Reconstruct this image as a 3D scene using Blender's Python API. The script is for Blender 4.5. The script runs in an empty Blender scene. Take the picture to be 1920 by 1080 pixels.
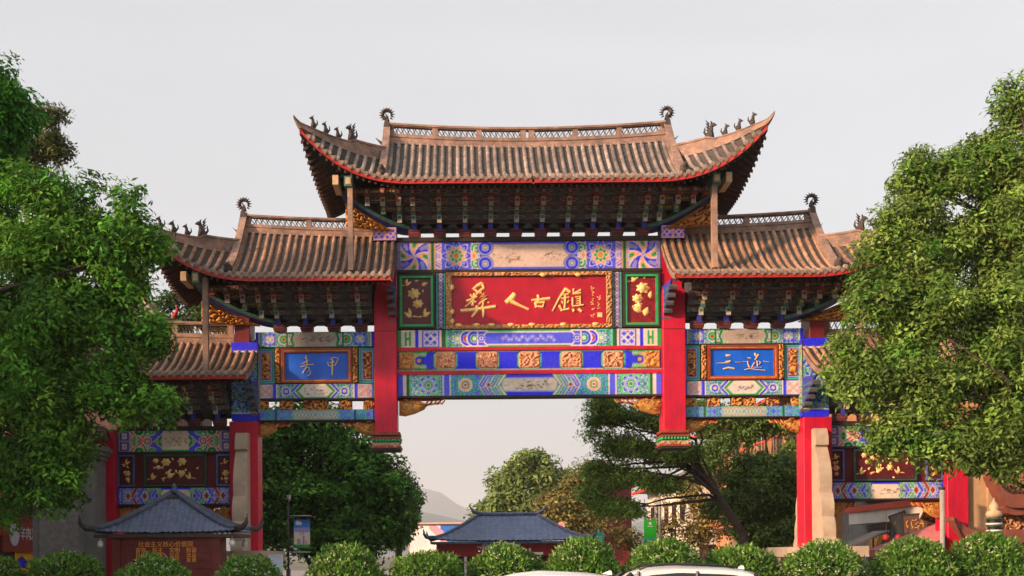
import bpy, bmesh, math, random
import numpy as np
from mathutils import Vector, Matrix

# ------------------------------------------------------------------ camera, sky, sun, exposure
SC = bpy.context.scene
COL = SC.collection
R = math.radians
F, D, VX, VY, H, ROLL = 2080.0, 32.0, 870.0, 1040.0, 2.0, 0.0078

cam_d = bpy.data.cameras.new('camera'); cam = bpy.data.objects.new('camera', cam_d); COL.objects.link(cam)
cam.location = (0, -D, H)
cam.rotation_euler = (R(90), ROLL, 0)
cam_d.sensor_width = 36; cam_d.lens = F / 1920 * 36
cam_d.shift_x = (960 - VX) / 1920; cam_d.shift_y = (VY - 540) / 1920
cam_d.clip_start = 0.1; cam_d.clip_end = 20000
SC.camera = cam

SUN_AZ, SUN_EL = R(33), R(15)          # azimuth in front of the gate plane, from the left
to_sun = Vector((-math.cos(SUN_EL) * math.cos(SUN_AZ), -math.cos(SUN_EL) * math.sin(SUN_AZ), math.sin(SUN_EL)))
W = bpy.data.worlds.new('World'); SC.world = W; W.use_nodes = True
nt = W.node_tree; nt.nodes.clear()
sky = nt.nodes.new('ShaderNodeTexSky'); sky.sky_type = 'NISHITA'; sky.sun_disc = False
sky.sun_elevation = SUN_EL; sky.sun_rotation = math.atan2(to_sun.x, to_sun.y)
sky.dust_density = 8.0; sky.air_density = 1.0
hs = nt.nodes.new('ShaderNodeHueSaturation'); hs.inputs['Saturation'].default_value = 0.30; hs.inputs['Value'].default_value = 1.0
mx = nt.nodes.new('ShaderNodeMix'); mx.data_type = 'RGBA'; mx.inputs[0].default_value = 0.32
mx.inputs[7].default_value = (8.0, 8.1, 8.4, 1)
bg = nt.nodes.new('ShaderNodeBackground'); bg.inputs[1].default_value = 0.1
out = nt.nodes.new('ShaderNodeOutputWorld')
nt.links.new(sky.outputs[0], hs.inputs['Color']); nt.links.new(hs.outputs[0], mx.inputs[6])
tcw = nt.nodes.new('ShaderNodeTexCoord'); mpw = nt.nodes.new('ShaderNodeMapping'); mpw.inputs['Scale'].default_value = (1.2, 1.2, 4.5)
nzw = nt.nodes.new('ShaderNodeTexNoise'); nzw.inputs['Scale'].default_value = 1.6; nzw.inputs['Detail'].default_value = 5; nzw.inputs['Distortion'].default_value = .8
mrw = nt.nodes.new('ShaderNodeMapRange'); mrw.inputs[1].default_value = .3; mrw.inputs[2].default_value = .7; mrw.inputs[3].default_value = .95; mrw.inputs[4].default_value = 1.05
vsw = nt.nodes.new('ShaderNodeVectorMath'); vsw.operation = 'SCALE'
nt.links.new(tcw.outputs['Generated'], mpw.inputs[0]); nt.links.new(mpw.outputs[0], nzw.inputs['Vector']); nt.links.new(nzw.outputs['Fac'], mrw.inputs[0])
nt.links.new(mx.outputs[2], vsw.inputs[0]); nt.links.new(mrw.outputs[0], vsw.inputs['Scale']); nt.links.new(vsw.outputs[0], bg.inputs[0]); nt.links.new(bg.outputs[0], out.inputs[0])

sd = bpy.data.lights.new('sun', 'SUN'); sd.energy = 3.9; sd.angle = R(2.5); sd.color = (1.0, 0.60, 0.34)
so = bpy.data.objects.new('sun', sd); COL.objects.link(so); so.location = (-40, -40, 40)
so.rotation_euler = to_sun.to_track_quat('Z', 'Y').to_euler()

SC.view_settings.view_transform = 'Standard'; SC.view_settings.look = 'None'
SC.view_settings.gamma = 1; SC.view_settings.use_curve_mapping = False; SC.view_settings.exposure = 1.0
SC.render.engine = 'CYCLES'
SC.cycles.use_denoising = True
SC.cycles.max_bounces = 6; SC.cycles.diffuse_bounces = 3; SC.cycles.transparent_max_bounces = 6
SC.cycles.volume_bounces = 0

# ------------------------------------------------------------------ helpers
rng = np.random.default_rng(7)
random.seed(7)

def P(px, py, Y=0.0):
    """photo position at depth Y in front of / behind the gate plane -> metres"""
    u, v = px - VX, VY - py
    u, v = u + ROLL * v, v - ROLL * u
    s = F / (D + Y)
    return Vector((u / s, Y, H + v / s))

def srgb(h):
    h = h.lstrip('#'); c = [int(h[i:i + 2], 16) / 255 for i in (0, 2, 4)]
    return tuple(x / 12.92 if x <= .04045 else ((x + .055) / 1.055) ** 2.4 for x in c)

MATS = {}
def M(name, col, rough=.6, var=.25, scale=6., bump=.0, bscale=None, metal=0., spec=.4, rand=0., stain=0., stain_col=(.05, .05, .05), transl=None, attr=None, streak=False):
    if name in MATS: return MATS[name]
    if isinstance(col, str): col = srgb(col)
    m = bpy.data.materials.new(name); m.use_nodes = True
    t = m.node_tree; N = t.nodes; L = t.links; b = N['Principled BSDF']
    b.inputs['Roughness'].default_value = rough; b.inputs['Metallic'].default_value = metal
    b.inputs['Specular IOR Level'].default_value = spec
    tc = N.new('ShaderNodeTexCoord')
    n1 = N.new('ShaderNodeTexNoise'); n1.inputs['Scale'].default_value = scale; n1.inputs['Detail'].default_value = 6; n1.inputs['Roughness'].default_value = .65
    L.new(tc.outputs['Object'], n1.inputs['Vector'])
    mr = N.new('ShaderNodeMapRange'); mr.inputs[1].default_value = .3; mr.inputs[2].default_value = .7
    mr.inputs[3].default_value = 1 - var; mr.inputs[4].default_value = 1 + var
    L.new(n1.outputs['Fac'], mr.inputs[0])
    val = mr.outputs[0]
    if rand:
        oi = N.new('ShaderNodeObjectInfo'); r2 = N.new('ShaderNodeMapRange'); r2.inputs[3].default_value = 1 - rand; r2.inputs[4].default_value = 1 + rand
        L.new(oi.outputs['Random'], r2.inputs[0])
        mu = N.new('ShaderNodeMath'); mu.operation = 'MULTIPLY'; L.new(val, mu.inputs[0]); L.new(r2.outputs[0], mu.inputs[1]); val = mu.outputs[0]
    vm = N.new('ShaderNodeVectorMath'); vm.operation = 'SCALE'
    if attr:
        at = N.new('ShaderNodeAttribute'); at.attribute_name = attr; L.new(at.outputs['Color'], vm.inputs[0])
    else:
        vm.inputs[0].default_value = col[:3]
    L.new(val, vm.inputs['Scale']); colr = vm.outputs[0]
    if stain:
        n2 = N.new('ShaderNodeTexNoise'); n2.inputs['Scale'].default_value = 1.3; n2.inputs['Detail'].default_value = 8; n2.inputs['Roughness'].default_value = .7
        if streak:
            mp = N.new('ShaderNodeMapping'); mp.inputs['Scale'].default_value = (3.2, 3.2, .35); L.new(tc.outputs['Object'], mp.inputs[0]); L.new(mp.outputs[0], n2.inputs['Vector'])
        else: L.new(tc.outputs['Object'], n2.inputs['Vector'])
        r3 = N.new('ShaderNodeMapRange'); r3.inputs[1].default_value = .44; r3.inputs[2].default_value = .66; r3.inputs[4].default_value = stain
        L.new(n2.outputs['Fac'], r3.inputs[0])
        mm = N.new('ShaderNodeMix'); mm.data_type = 'RGBA'; L.new(r3.outputs[0], mm.inputs[0]); L.new(colr, mm.inputs[6]); mm.inputs[7].default_value = (*stain_col, 1)
        colr = mm.outputs[2]
    L.new(colr, b.inputs['Base Color'])
    if bump:
        n3 = N.new('ShaderNodeTexNoise'); n3.inputs['Scale'].default_value = bscale or scale * 4; n3.inputs['Detail'].default_value = 5
        L.new(tc.outputs['Object'], n3.inputs['Vector'])
        bp = N.new('ShaderNodeBump'); bp.inputs['Strength'].default_value = bump; bp.inputs['Distance'].default_value = .03
        L.new(n3.outputs['Fac'], bp.inputs['Height']); L.new(bp.outputs[0], b.inputs['Normal'])
    if transl:
        tr = N.new('ShaderNodeBsdfTranslucent'); L.new(colr, tr.inputs['Color'])
        ms = N.new('ShaderNodeMixShader'); ms.inputs[0].default_value = transl
        L.new(b.outputs[0], ms.inputs[1]); L.new(tr.outputs[0], ms.inputs[2])
        L.new(ms.outputs[0], N['Material Output'].inputs['Surface'])
    MATS[name] = m
    return m

M('tile', (.27, .215, .185), .85, .5, 5, .5, 30, rand=.35, stain=.8, stain_col=(.065, .058, .055))
M('tile_warm', (.36, .205, .13), .85, .45, 5, .5, 30, rand=.32, stain=.65, stain_col=(.10, .07, .055))
M('tile_cap', (.33, .26, .22), .85, .3, 20, .6, 40, rand=.2)
M('pan', (.075, .062, .055), .9, .4, 9, .5, 30)
M('drip', (.20, .14, .11), .9, .35, 9, .4)
M('ridge', (.30, .19, .145), .85, .4, 4, .6, 18, stain=.7, stain_col=(.08, .07, .065))
M('lattice', (.10, .075, .065), .85, .3, 8)
M('beast', (.065, .05, .045), .85, .35, 10, .5, 30)
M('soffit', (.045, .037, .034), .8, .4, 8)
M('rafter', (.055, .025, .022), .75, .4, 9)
M('red_trim', (.42, .022, .016), .55, .25, 6, stain=.3, stain_col=(.10, .02, .015))
M('red', (.54, .005, .036), .45, .22, 1.6, .15, 30, spec=.35, stain=.55, stain_col=(.26, .008, .028), streak=True)
M('red_dark', (.13, .010, .014), .5, .3, 3)
M('dark', (.028, .022, .020), .7, .4, 6)
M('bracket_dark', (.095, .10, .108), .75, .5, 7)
M('bracket_line', (.34, .28, .24), .75, .4, 9)
M('bracket_green', (.06, .16, .13), .7, .45, 9)
M('bracket_blue', (.045, .045, .34), .65, .4, 7)
M('bracket_red', (.27, .06, .045), .7, .4, 9)
M('bracket_gold', (.42, .24, .07), .6, .4, 12)
M('maroon_block', (.105, .022, .022), .65, .35, 6)
M('paint', (1, 1, 1), .6, .16, 9, .08, 40, attr='paint', spec=.3)
M('carving', (1, 1, 1), .5, .2, 14, .3, 50, attr='paint', spec=.5)
M('gold', (.90, .62, .22), .42, .22, 10, .2, 40, metal=.15, spec=.6)
M('gold_dull', (.50, .24, .055), .5, .45, 7, .5, 25, metal=.1, spec=.5)
M('plaque_red', (.38, .003, .020), .38, .25, 2.2, .1, 20, spec=.4)
M('plaque_blue', (.006, .11, .68), .42, .22, 2.0, .05, 20, spec=.4)
M('frame_red', (.30, .040, .020), .45, .35, 8, .2, 20)
M('green_frame', (.02, .36, .10), .5, .2, 5)
M('blue_frame', (.10, .11, .36), .55, .25, 5)
M('stone', (.46, .36, .27), .9, .16, 2.5, .5, 30, stain=.25, stain_col=(.26, .22, .18))
M('stone_grey', (.21, .206, .205), .92, .22, 3, .9, 14, stain=.4, stain_col=(.15, .145, .14))
M('wood_post', (.30, .19, .14), .8, .4, 3, .4, 20, stain=.6, stain_col=(.10, .08, .075))
M('pale_wood', (.55, .40, .26), .7, .2, 5)
M('bark', (.055, .040, .032), .95, .45, 5, .9, 14)

class MB:
    def __init__(s): s.v, s.f, s.m, s.c = [], [], [], []
    def add(s, vs, fs, mi=0):
        o = len(s.v); s.v.extend([tuple(p) for p in vs]); s.f.extend([tuple(i + o for i in f) for f in fs]); s.m.extend([mi] * len(fs)); return s
    def box(s, x0, x1, y0, y1, z0, z1, mi=0):
        vs = [(x0, y0, z0), (x1, y0, z0), (x1, y1, z0), (x0, y1, z0), (x0, y0, z1), (x1, y0, z1), (x1, y1, z1), (x0, y1, z1)]
        return s.add(vs, [(0, 3, 2, 1), (4, 5, 6, 7), (0, 1, 5, 4), (1, 2, 6, 5), (2, 3, 7, 6), (3, 0, 4, 7)], mi)
    def prism(s, poly, a0, a1, axis='y', mi=0, mi_front=None):
        n = len(poly)
        if axis == 'y': f = lambda p, a: (p[0], a, p[1])
        elif axis == 'x': f = lambda p, a: (a, p[0], p[1])
        else: f = lambda p, a: (p[0], p[1], a)
        vs = [f(p, a0) for p in poly] + [f(p, a1) for p in poly]
        fs = [(i, (i + 1) % n, (i + 1) % n + n, i + n) for i in range(n)]
        s.add(vs, fs + [tuple(range(n, 2 * n))], mi)
        s.f.append(tuple(i + len(s.v) - 2 * n for i in range(n - 1, -1, -1))); s.m.append(mi if mi_front is None else mi_front)
        return s
    def grid(s, A, mi=0):
        nu, nv = A.shape[:2]; vs = A.reshape(-1, 3)
        fs = [(i * nv + j, (i + 1) * nv + j, (i + 1) * nv + j + 1, i * nv + j + 1) for i in range(nu - 1) for j in range(nv - 1)]
        return s.add(vs, fs, mi)
    def tube(s, path, rad, n=6, mi=0, cap=True):
        path = [Vector(p) for p in path]
        if not hasattr(rad, '__len__'): rad = [rad] * len(path)
        vs = []; ref = Vector((0, 0, 1))
        for i, p in enumerate(path):
            t = (path[min(i + 1, len(path) - 1)] - path[max(i - 1, 0)]).normalized()
            r = ref if abs(t.dot(ref)) < .95 else Vector((1, 0, 0))
            a = t.cross(r).normalized(); b = t.cross(a).normalized()
            for k in range(n):
                th = 2 * math.pi * k / n
                vs.append(p + (a * math.cos(th) + b * math.sin(th)) * rad[i])
        m = len(path)
        fs = [(i * n + k, i * n + (k + 1) % n, (i + 1) * n + (k + 1) % n, (i + 1) * n + k) for i in range(m - 1) for k in range(n)]
        if cap: fs += [tuple(range(n - 1, -1, -1)), tuple(range((m - 1) * n, m * n))]
        return s.add(vs, fs, mi)
    def lathe(s, prof, n=12, mi=0, c=(0, 0, 0), sq=False):
        vs = []
        for r, z in prof:
            for k in range(n):
                th = 2 * math.pi * (k + .5) / n
                vs.append((c[0] + r * math.cos(th), c[1] + r * math.sin(th), c[2] + z))
        m = len(prof)
        fs = [(i * n + k, i * n + (k + 1) % n, (i + 1) * n + (k + 1) % n, (i + 1) * n + k) for i in range(m - 1) for k in range(n)]
        fs += [tuple(range(n - 1, -1, -1)), tuple(range((m - 1) * n, m * n))]
        return s.add(vs, fs, mi)
    def ball(s, c, r, n=8, k=5, mi=0):
        if not hasattr(r, '__len__'): r = (r, r, r)
        vs = [(c[0], c[1], c[2] - r[2])]
        for i in range(1, k):
            ph = -math.pi / 2 + math.pi * i / k
            for j in range(n):
                th = 2 * math.pi * j / n
                vs.append((c[0] + r[0] * math.cos(ph) * math.cos(th), c[1] + r[1] * math.cos(ph) * math.sin(th), c[2] + r[2] * math.sin(ph)))
        vs.append((c[0], c[1], c[2] + r[2])); T = len(vs) - 1
        fs = [(0, 1 + (j + 1) % n, 1 + j) for j in range(n)]
        for i in range(k - 2):
            fs += [(1 + i * n + j, 1 + i * n + (j + 1) % n, 1 + (i + 1) * n + (j + 1) % n, 1 + (i + 1) * n + j) for j in range(n)]
        b = 1 + (k - 2) * n
        fs += [(b + j, b + (j + 1) % n, T) for j in range(n)]
        return s.add(vs, fs, mi)
    def loft(s, xs, lo, hi, mi=0):
        """box-like sweep: lo/hi give (y0,z0),(y1,z1) corners per station x"""
        vs = []
        for x, a, b in zip(xs, lo, hi):
            vs += [(x, a[0], a[1]), (x, b[0], a[1]), (x, b[0], b[1]), (x, a[0], b[1])]
        n = len(xs)
        fs = [(4 * i + k, 4 * i + (k + 1) % 4, 4 * i + 4 + (k + 1) % 4, 4 * i + 4 + k) for i in range(n - 1) for k in range(4)]
        fs += [(3, 2, 1, 0), tuple(4 * (n - 1) + k for k in range(4))]
        return s.add(vs, fs, mi)
    def puff(s, pts, y, h, mi=0, inset=.55):
        """low relief shape: outline in x,z on plane y, swelling towards -y"""
        n = len(pts); cx = sum(p[0] for p in pts) / n; cz = sum(p[1] for p in pts) / n
        vs = [(p[0], y, p[1]) for p in pts] + [(cx + (p[0] - cx) * inset, y - h * .8, cz + (p[1] - cz) * inset) for p in pts] + [(cx, y - h, cz)]
        fs = [(i, (i + 1) % n, n + (i + 1) % n, n + i) for i in range(n)] + [(n + i, n + (i + 1) % n, 2 * n) for i in range(n)]
        return s.add(vs, fs, mi)
    def brush(s, path, wid, y, h, mi=0):
        """brush stroke ribbon with a raised middle, in x,z on plane y"""
        n = len(path); vs = []
        if not hasattr(wid, '__len__'): wid = [wid] * n
        for i in range(n):
            p0, p1 = path[max(i - 1, 0)], path[min(i + 1, n - 1)]
            dx, dz = p1[0] - p0[0], p1[1] - p0[1]; l = math.hypot(dx, dz) or 1; nx, nz = -dz / l, dx / l
            w = wid[i]; x, z = path[i]
            vs += [(x + nx * w, y, z + nz * w), (x + nx * w * .4, y - h, z + nz * w * .4), (x - nx * w * .4, y - h, z - nz * w * .4), (x - nx * w, y, z - nz * w)]
        fs = [(4 * i + k, 4 * i + k + 1, 4 * i + 5 + k, 4 * i + 4 + k) for i in range(n - 1) for k in range(3)]
        fs += [(0, 1, 2, 3), tuple(4 * (n - 1) + k for k in (3, 2, 1, 0))]
        return s.add(vs, fs, mi)
    def mesh(s, name, mats, smooth=False):
        me = bpy.data.meshes.new(name); me.from_pydata(s.v, [], s.f)
        for m in mats: me.materials.append(MATS[m])
        if len(mats) > 1: me.polygons.foreach_set('material_index', s.m)
        if smooth: me.polygons.foreach_set('use_smooth', [True] * len(s.f))
        me.update(); return me
    def obj(s, name, mats, parent=None, smooth=False, loc=None, kind=None):
        if isinstance(mats, str): mats = [mats]
        return link(name, s.mesh(name, mats, smooth), parent, loc, kind)

def link(name, data, parent=None, loc=None, kind=None):
    o = bpy.data.objects.new(name, data); COL.objects.link(o)
    if parent: o.parent = parent
    if loc: o.location = loc
    if kind: o['kind'] = kind
    return o

def tag(o, label=None, cat=None, group=None, kind=None):
    for k, v in (('label', label), ('category', cat), ('group', group), ('kind', kind)):
        if v: o[k] = v
    return o

def thing(name, loc, label, cat, group=None, rz=0):
    o = link(name, None, None, loc); o.rotation_euler.z = rz; o.empty_display_size = .3
    return tag(o, label, cat, group)

def copy_tree(o, parent=None):
    c = o.copy(); COL.objects.link(c); c.parent = parent
    for ch in o.children: copy_tree(ch, c)
    return c

# ---- flat painted decoration: a small raster painter whose picture becomes the colours of a fine grid
C = {k: np.array(srgb(v)) for k, v in dict(
    blue='#1c22e8', mid='#4a55ea', light='#8f98ea', lav='#8f88cc', green='#109a48', dkgreen='#0a5530', lgreen='#5fc08a', teal='#35b0a0',
    white='#d6cec8', cream='#d9c9b8', grey='#a89a92', pinkgrey='#d2bcb2', red='#b8141f', dkred='#5c0c14', pink='#e6a48c', gold='#d0913c',
    brown='#9a5a34', dark='#171417', ink='#4a4643', tan='#b5a078', purple='#5b3fb0').items()}

class Img:
    def __init__(s, w, h, bg='grey', res=.02):
        s.w, s.h = w, h
        s.nx, s.nz = max(2, int(round(w / res)) + 1), max(2, int(round(h / res)) + 1)
        s.X, s.Z = np.meshgrid(np.linspace(0, w, s.nx), np.linspace(0, h, s.nz), indexing='ij')
        s.a = np.zeros((s.nx, s.nz, 3)); s.a[:] = C[bg]
    def fill(s, m, c): s.a[m] = C[c] if isinstance(c, str) else c
    def rect(s, x0, x1, z0, z1, c): s.fill((s.X >= x0) & (s.X <= x1) & (s.Z >= z0) & (s.Z <= z1), c)
    def circ(s, cx, cz, r): return np.hypot(s.X - cx, s.Z - cz) - r
    def box(s, cx, cz, hx, hz): return np.maximum(abs(s.X - cx) - hx, abs(s.Z - cz) - hz)
    def dia(s, cx, cz, hx, hz): return (abs(s.X - cx) / hx + abs(s.Z - cz) / hz - 1) * min(hx, hz)
    def seg(s, p, q, w):
        dx, dz = q[0] - p[0], q[1] - p[1]; l = dx * dx + dz * dz or 1
        t = np.clip(((s.X - p[0]) * dx + (s.Z - p[1]) * dz) / l, 0, 1)
        return np.hypot(s.X - p[0] - t * dx, s.Z - p[1] - t * dz) - w
    def poly(s, pts):
        d = np.full(s.X.shape, 1e9); ins = np.zeros(s.X.shape, bool); n = len(pts)
        for i in range(n):
            p, q = pts[i], pts[(i + 1) % n]
            d = np.minimum(d, s.seg(p, q, 0))
            if p[1] != q[1]:
                c = ((p[1] > s.Z) != (q[1] > s.Z)) & (s.X < (q[0] - p[0]) * (s.Z - p[1]) / (q[1] - p[1]) + p[0]); ins ^= c
        return np.where(ins, -d, d)
    def bands(s, sdf, lst):
        for d, c in lst: s.fill(sdf < d, c)
    def curl(s, cx, cz, r, c='green'):
        l = {'green': 'lgreen', 'blue': 'light', 'red': 'pink', 'teal': 'white', 'purple': 'light'}.get(c, 'white')
        s.bands(s.circ(cx, cz, r), [(0, 'white'), (-.16 * r, c), (-.42 * r, l), (-.58 * r, 'white'), (-.74 * r, c)])
    def mirror(s):
        n = s.nx // 2; s.a[-n:] = s.a[:n][::-1]
    def scrolls(s, x0, x1, seed, r=None):
        g = np.random.default_rng(seed); r = r or s.h * .16
        nx = max(1, int((x1 - x0) / (r * 2.1))); nz = max(1, int(s.h / (r * 2.1)))
        for i in range(nx):
            for j in range(nz):
                c = ['green', 'blue', 'green', 'purple', 'teal'][(i * 3 + min(j, nz - 1 - j) * 2 + seed) % 5]
                s.curl(x0 + (i + .5) * (x1 - x0) / nx, (j + .5) * s.h / nz, r * 1.12, c)
    def star(s, cx, cz, h, cols=('blue', 'pink', 'green', 'lav')):
        s.bands(s.box(cx, cz, h, h), [(0, 'lav'), (-.03, 'light')])
        dx, dz = s.X - cx, s.Z - cz; r = np.hypot(dx, dz); th = np.arctan2(dz, dx); inside = s.box(cx, cz, h * .96, h * .96) < 0
        k = np.floor((th / (math.pi / 4) + r / h * .55)) .astype(int)
        fr = (th / (math.pi / 4) + r / h * .55) - k
        for q, c in ((0, cols[1]), (1, cols[0])): s.fill(inside & (k % 2 == q) & (fr < .78) & (r < h * 1.25), c)
        ring = inside & (r > h * .62) & (fr > .2) & (fr < .62)
        s.fill(ring & (k % 2 == 0), cols[2]); s.fill(ring & (k % 2 == 1), cols[3])
        s.fill(inside & (fr > .78), 'white')
        s.bands(s.circ(cx, cz, h * .14), [(0, 'white'), (-.03, cols[0])])
    def rosette(s, cx, cz, h, core='gold', p1='pink', p2='white', bgc='mid'):
        dx, dz = s.X - cx, s.Z - cz; r = np.hypot(dx, dz) / h; th = np.arctan2(dz, dx)
        s.fill(s.box(cx, cz, h, h) < 0, bgc)
        pet = .92 + .16 * np.cos(8 * th)
        for a, c in ((pet, 'white'), (pet - .07, 'blue'), (pet - .26, 'light'), (.66 + .1 * np.cos(8 * th + math.pi), 'white'), (.60 + .1 * np.cos(8 * th + math.pi), p1),
                     (.46 + .08 * np.cos(8 * th), p2), (.40 + .08 * np.cos(8 * th), 'green'), (.26, 'white'), (.21, core)):
            s.fill((r < a) & (s.box(cx, cz, h, h) < 0), c)
    def filigree(s, x0, x1, seed, cols=('mid', 'white', 'green', 'blue'), freq=17.):
        hf = worms(s, seed, freq); m = (s.X >= x0) & (s.X <= x1); m2 = abs(s.Z - s.h / 2) >= 0
        s.fill(m, cols[0]); s.fill(m & (hf > .62), cols[2]); s.fill(m & (hf < .30), cols[3]); s.fill(m & ((abs(hf - .62) < .05) | (abs(hf - .30) < .05)), cols[1])
        n = s.nz // 2; s.a[:, -n:] = s.a[:, :n][:, ::-1]
    def lattice(s, x0, x1, z0, z1, n, ca, cb):
        cx, cz = (x0 + x1) / 2, (z0 + z1) / 2; hx, hz = (x1 - x0) / 2, (z1 - z0) / 2; m = s.box(cx, cz, hx, hz) < 0
        s.fill(m, ca); p = (s.X - x0) / (x1 - x0); q = (s.Z - z0) / (z1 - z0)
        w = (np.abs((p + q) % .5 - .25) < .06) | (np.abs((p - q) % .5 - .25) < .06)
        s.fill(m & w, cb); s.fill(m & ((np.abs(p - .5) > .45) | (np.abs(q - .5) > .43)), cb)
    def ink(s, x0, x1, z0, z1, seed, n=26, c='ink'):
        g = np.random.default_rng(seed)
        for i in range(n):
            a = g.normal(0, .23) + .5; b = g.normal(0, .16) + .45; x = x0 + a * (x1 - x0); z = z0 + b * (z1 - z0)
            t = g.normal(0, .7); l = g.uniform(.02, .09) * (x1 - x0)
            sd = s.seg((x, z), (x + l * math.cos(t), z + l * .5 * math.sin(t)), g.uniform(.004, .017))
            k = g.uniform(.25, .8); m = sd < .006
            s.a[m] = s.a[m] * (1 - k) + C[c] * k
    def head(s, x, tipw, cols, kind='cusp'):
        """left-hand end of the centre field: bracket-shaped tip with coloured outlines, pointing left at x"""
        h = s.h
        if kind == 'cusp': pts = [(x + tipw, 0), (x + tipw * .25, h * .18), (x + tipw * .1, h * .38), (x + tipw * .55, h * .5), (x + tipw * .1, h * .62), (x + tipw * .25, h * .82), (x + tipw, h)]
        elif kind == 'chev': pts = [(x + tipw, 0), (x, h * .5), (x + tipw, h)]
        else: pts = [(x + tipw * .2, 0), (x + tipw * .9, h * .3), (x + tipw, h * .5), (x + tipw * .9, h * .7), (x + tipw * .2, h)]
        return pts

def panel(name, parent, x0, x1, z0, z1, y, img, depth=.3, mat='paint', side='dark', hf=None, amp=.05):
    """painted or carved board: grid front carrying the colours, plain sides; hf is an optional relief height map"""
    nx, nz = img.nx, img.nz
    gx = x0 + img.X / img.w * (x1 - x0); gz = z0 + img.Z / img.h * (z1 - z0)
    gy = np.full(gx.shape, y)
    if hf is not None:
        e = hf.copy(); e[0, :] = e[-1, :] = 0; e[:, 0] = e[:, -1] = 0; gy = gy - e * amp
    V = np.stack([gx, gy, gz], -1).reshape(-1, 3)
    i, j = np.meshgrid(np.arange(nx - 1), np.arange(nz - 1), indexing='ij'); b = (i * nz + j).ravel()
    Fq = np.stack([b, b + nz, b + nz + 1, b + 1], 1)
    o = len(V); B = np.array([(x0, y, z0), (x1, y, z0), (x1, y, z1), (x0, y, z1), (x0, y + depth, z0), (x1, y + depth, z0), (x1, y + depth, z1), (x0, y + depth, z1)])
    Fb = np.array([(0, 4, 5, 1), (1, 5, 6, 2), (2, 6, 7, 3), (3, 7, 4, 0), (4, 7, 6, 5)]) + o
    V = np.vstack([V, B]); FF = np.vstack([Fq, Fb])
    me = bpy.data.meshes.new(name); me.from_pydata(V.tolist(), [], FF.tolist())
    me.materials.append(MATS[mat]); me.materials.append(MATS[side])
    mi = np.zeros(len(FF), np.int32); mi[-5:] = 1; me.polygons.foreach_set('material_index', mi)
    ca = me.color_attributes.new('paint', 'FLOAT_COLOR', 'POINT')
    pic = img.a
    if mat == 'paint':      # sun-faded, dusty paint
        g_ = np.random.default_rng(int(abs(x0) * 97 + z0 * 31)); wx, wz = gx * 2.3, gz * 3.1; wear = np.zeros(gx.shape)
        for _ in range(7): a_, b_, c_ = g_.uniform(-2.2, 2.2, 3); wear += np.sin(wx * a_ + wz * b_ + c_ * 3)
        wear = np.clip(.5 + wear / 7, 0, 1)[..., None]; pic = pic * (.86 + .2 * wear) + np.array((.02, .018, .016)) * (1 - wear) + g_.normal(0, .012, pic.shape)
        pic = np.clip(pic, .004, 1); sm = pic.copy(); sm[1:-1, 1:-1] = pic[1:-1, 1:-1] * .72 + .07 * (pic[:-2, 1:-1] + pic[2:, 1:-1] + pic[1:-1, :-2] + pic[1:-1, 2:]); pic = sm
    cols = np.ones((len(V), 4), np.float32); cols[:o, :3] = pic.reshape(-1, 3); ca.data.foreach_set('color', cols.ravel())
    if hf is not None: me.polygons.foreach_set('use_smooth', [True] * len(FF))
    return link(name, me, parent)

def worms(img, seed, freq=9.):
    """carved-scroll height map, 0..1"""
    g = np.random.default_rng(seed); X, Z = img.X * freq, img.Z * freq
    wx = sum(np.sin(X * a + Z * b + c) for a, b, c in g.uniform(-1.3, 1.3, (4, 3)) * (1, 1, 3))
    wz = sum(np.sin(X * a + Z * b + c) for a, b, c in g.uniform(-1.3, 1.3, (4, 3)) * (1, 1, 3))
    v = np.sin(X * 1.7 + wx * 1.25) * np.cos(Z * 1.9 + wz * 1.25)
    return np.clip(.5 + .62 * v + .12 * np.sin(3 * X + 2 * wz) * np.sin(3 * Z + wx), 0, 1)

def carved(name, parent, x0, x1, z0, z1, y, seed, hi='gold', lo='dkred', depth=.08, amp=.06, freq=11., res=.022, mid=None):
    im = Img(x1 - x0, z1 - z0, lo, res); hf = worms(im, seed, freq)
    k = np.clip((hf - .25) / .45, 0, 1)[..., None]; im.a = C[lo] * (1 - k) + C[hi] * k
    if mid: k2 = (np.abs(hf - .42) < .08); im.fill(k2, mid)
    return panel(name, parent, x0, x1, z0, z1, y, im, depth, 'carving', 'dark', hf, amp)

# ------------------------------------------------------------------ the ground
M('paving', (.24, .22, .20), .85, .2, 1.2, .3, 10); M('asphalt', (.055, .054, .053), .9, .3, 3, .5, 60); M('soil', (.05, .035, .022), .95, .4, 4, .6)
M('kerb', (.33, .32, .30), .85, .2, 4, .3); M('line', (.72, .72, .70), .7, .15, 5); M('earth', (.13, .12, .085), .95, .3, .02)
MB().box(-6000, 6000, -3000, 9000, -.6, -.02).obj('ground', 'earth', kind='structure')
MB().box(-60, 60, -9.0, 120, -.02, .0).obj('pavement', 'paving', kind='structure')
road = MB().box(-80, 80, -24.5, -9.2, -.15, -.12).obj('road', 'asphalt', kind='structure')
for i in range(14):
    MB().box(-42 + i * 6, -39 + i * 6, -17.1, -16.95, -.118, -.114).obj('lane_marking', 'line', road)
for y0 in (-9.2, -24.7): MB().box(-80, 80, y0, y0 + .2, -.12, .03).obj('kerb', 'kerb', kind='structure')
MB().box(-80, 80, -60, -24.7, -.02, .0).obj('pavement', 'paving', kind='structure')
bed = MB()
bed.box(-22, 24, -7.7, -5.3, .0, .28)
bed.obj('planting_bed', 'soil', kind='structure')
for (x0, x1, y0, y1) in ((-22.15, 24.15, -7.85, -7.7), (-22.15, 24.15, -5.3, -5.15), (-22.15, -22, -7.7, -5.3), (24, 24.15, -7.7, -5.3)):
    MB().box(x0, x1, y0, y1, 0, .36).obj('planter_kerb', 'kerb', kind='structure')

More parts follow.
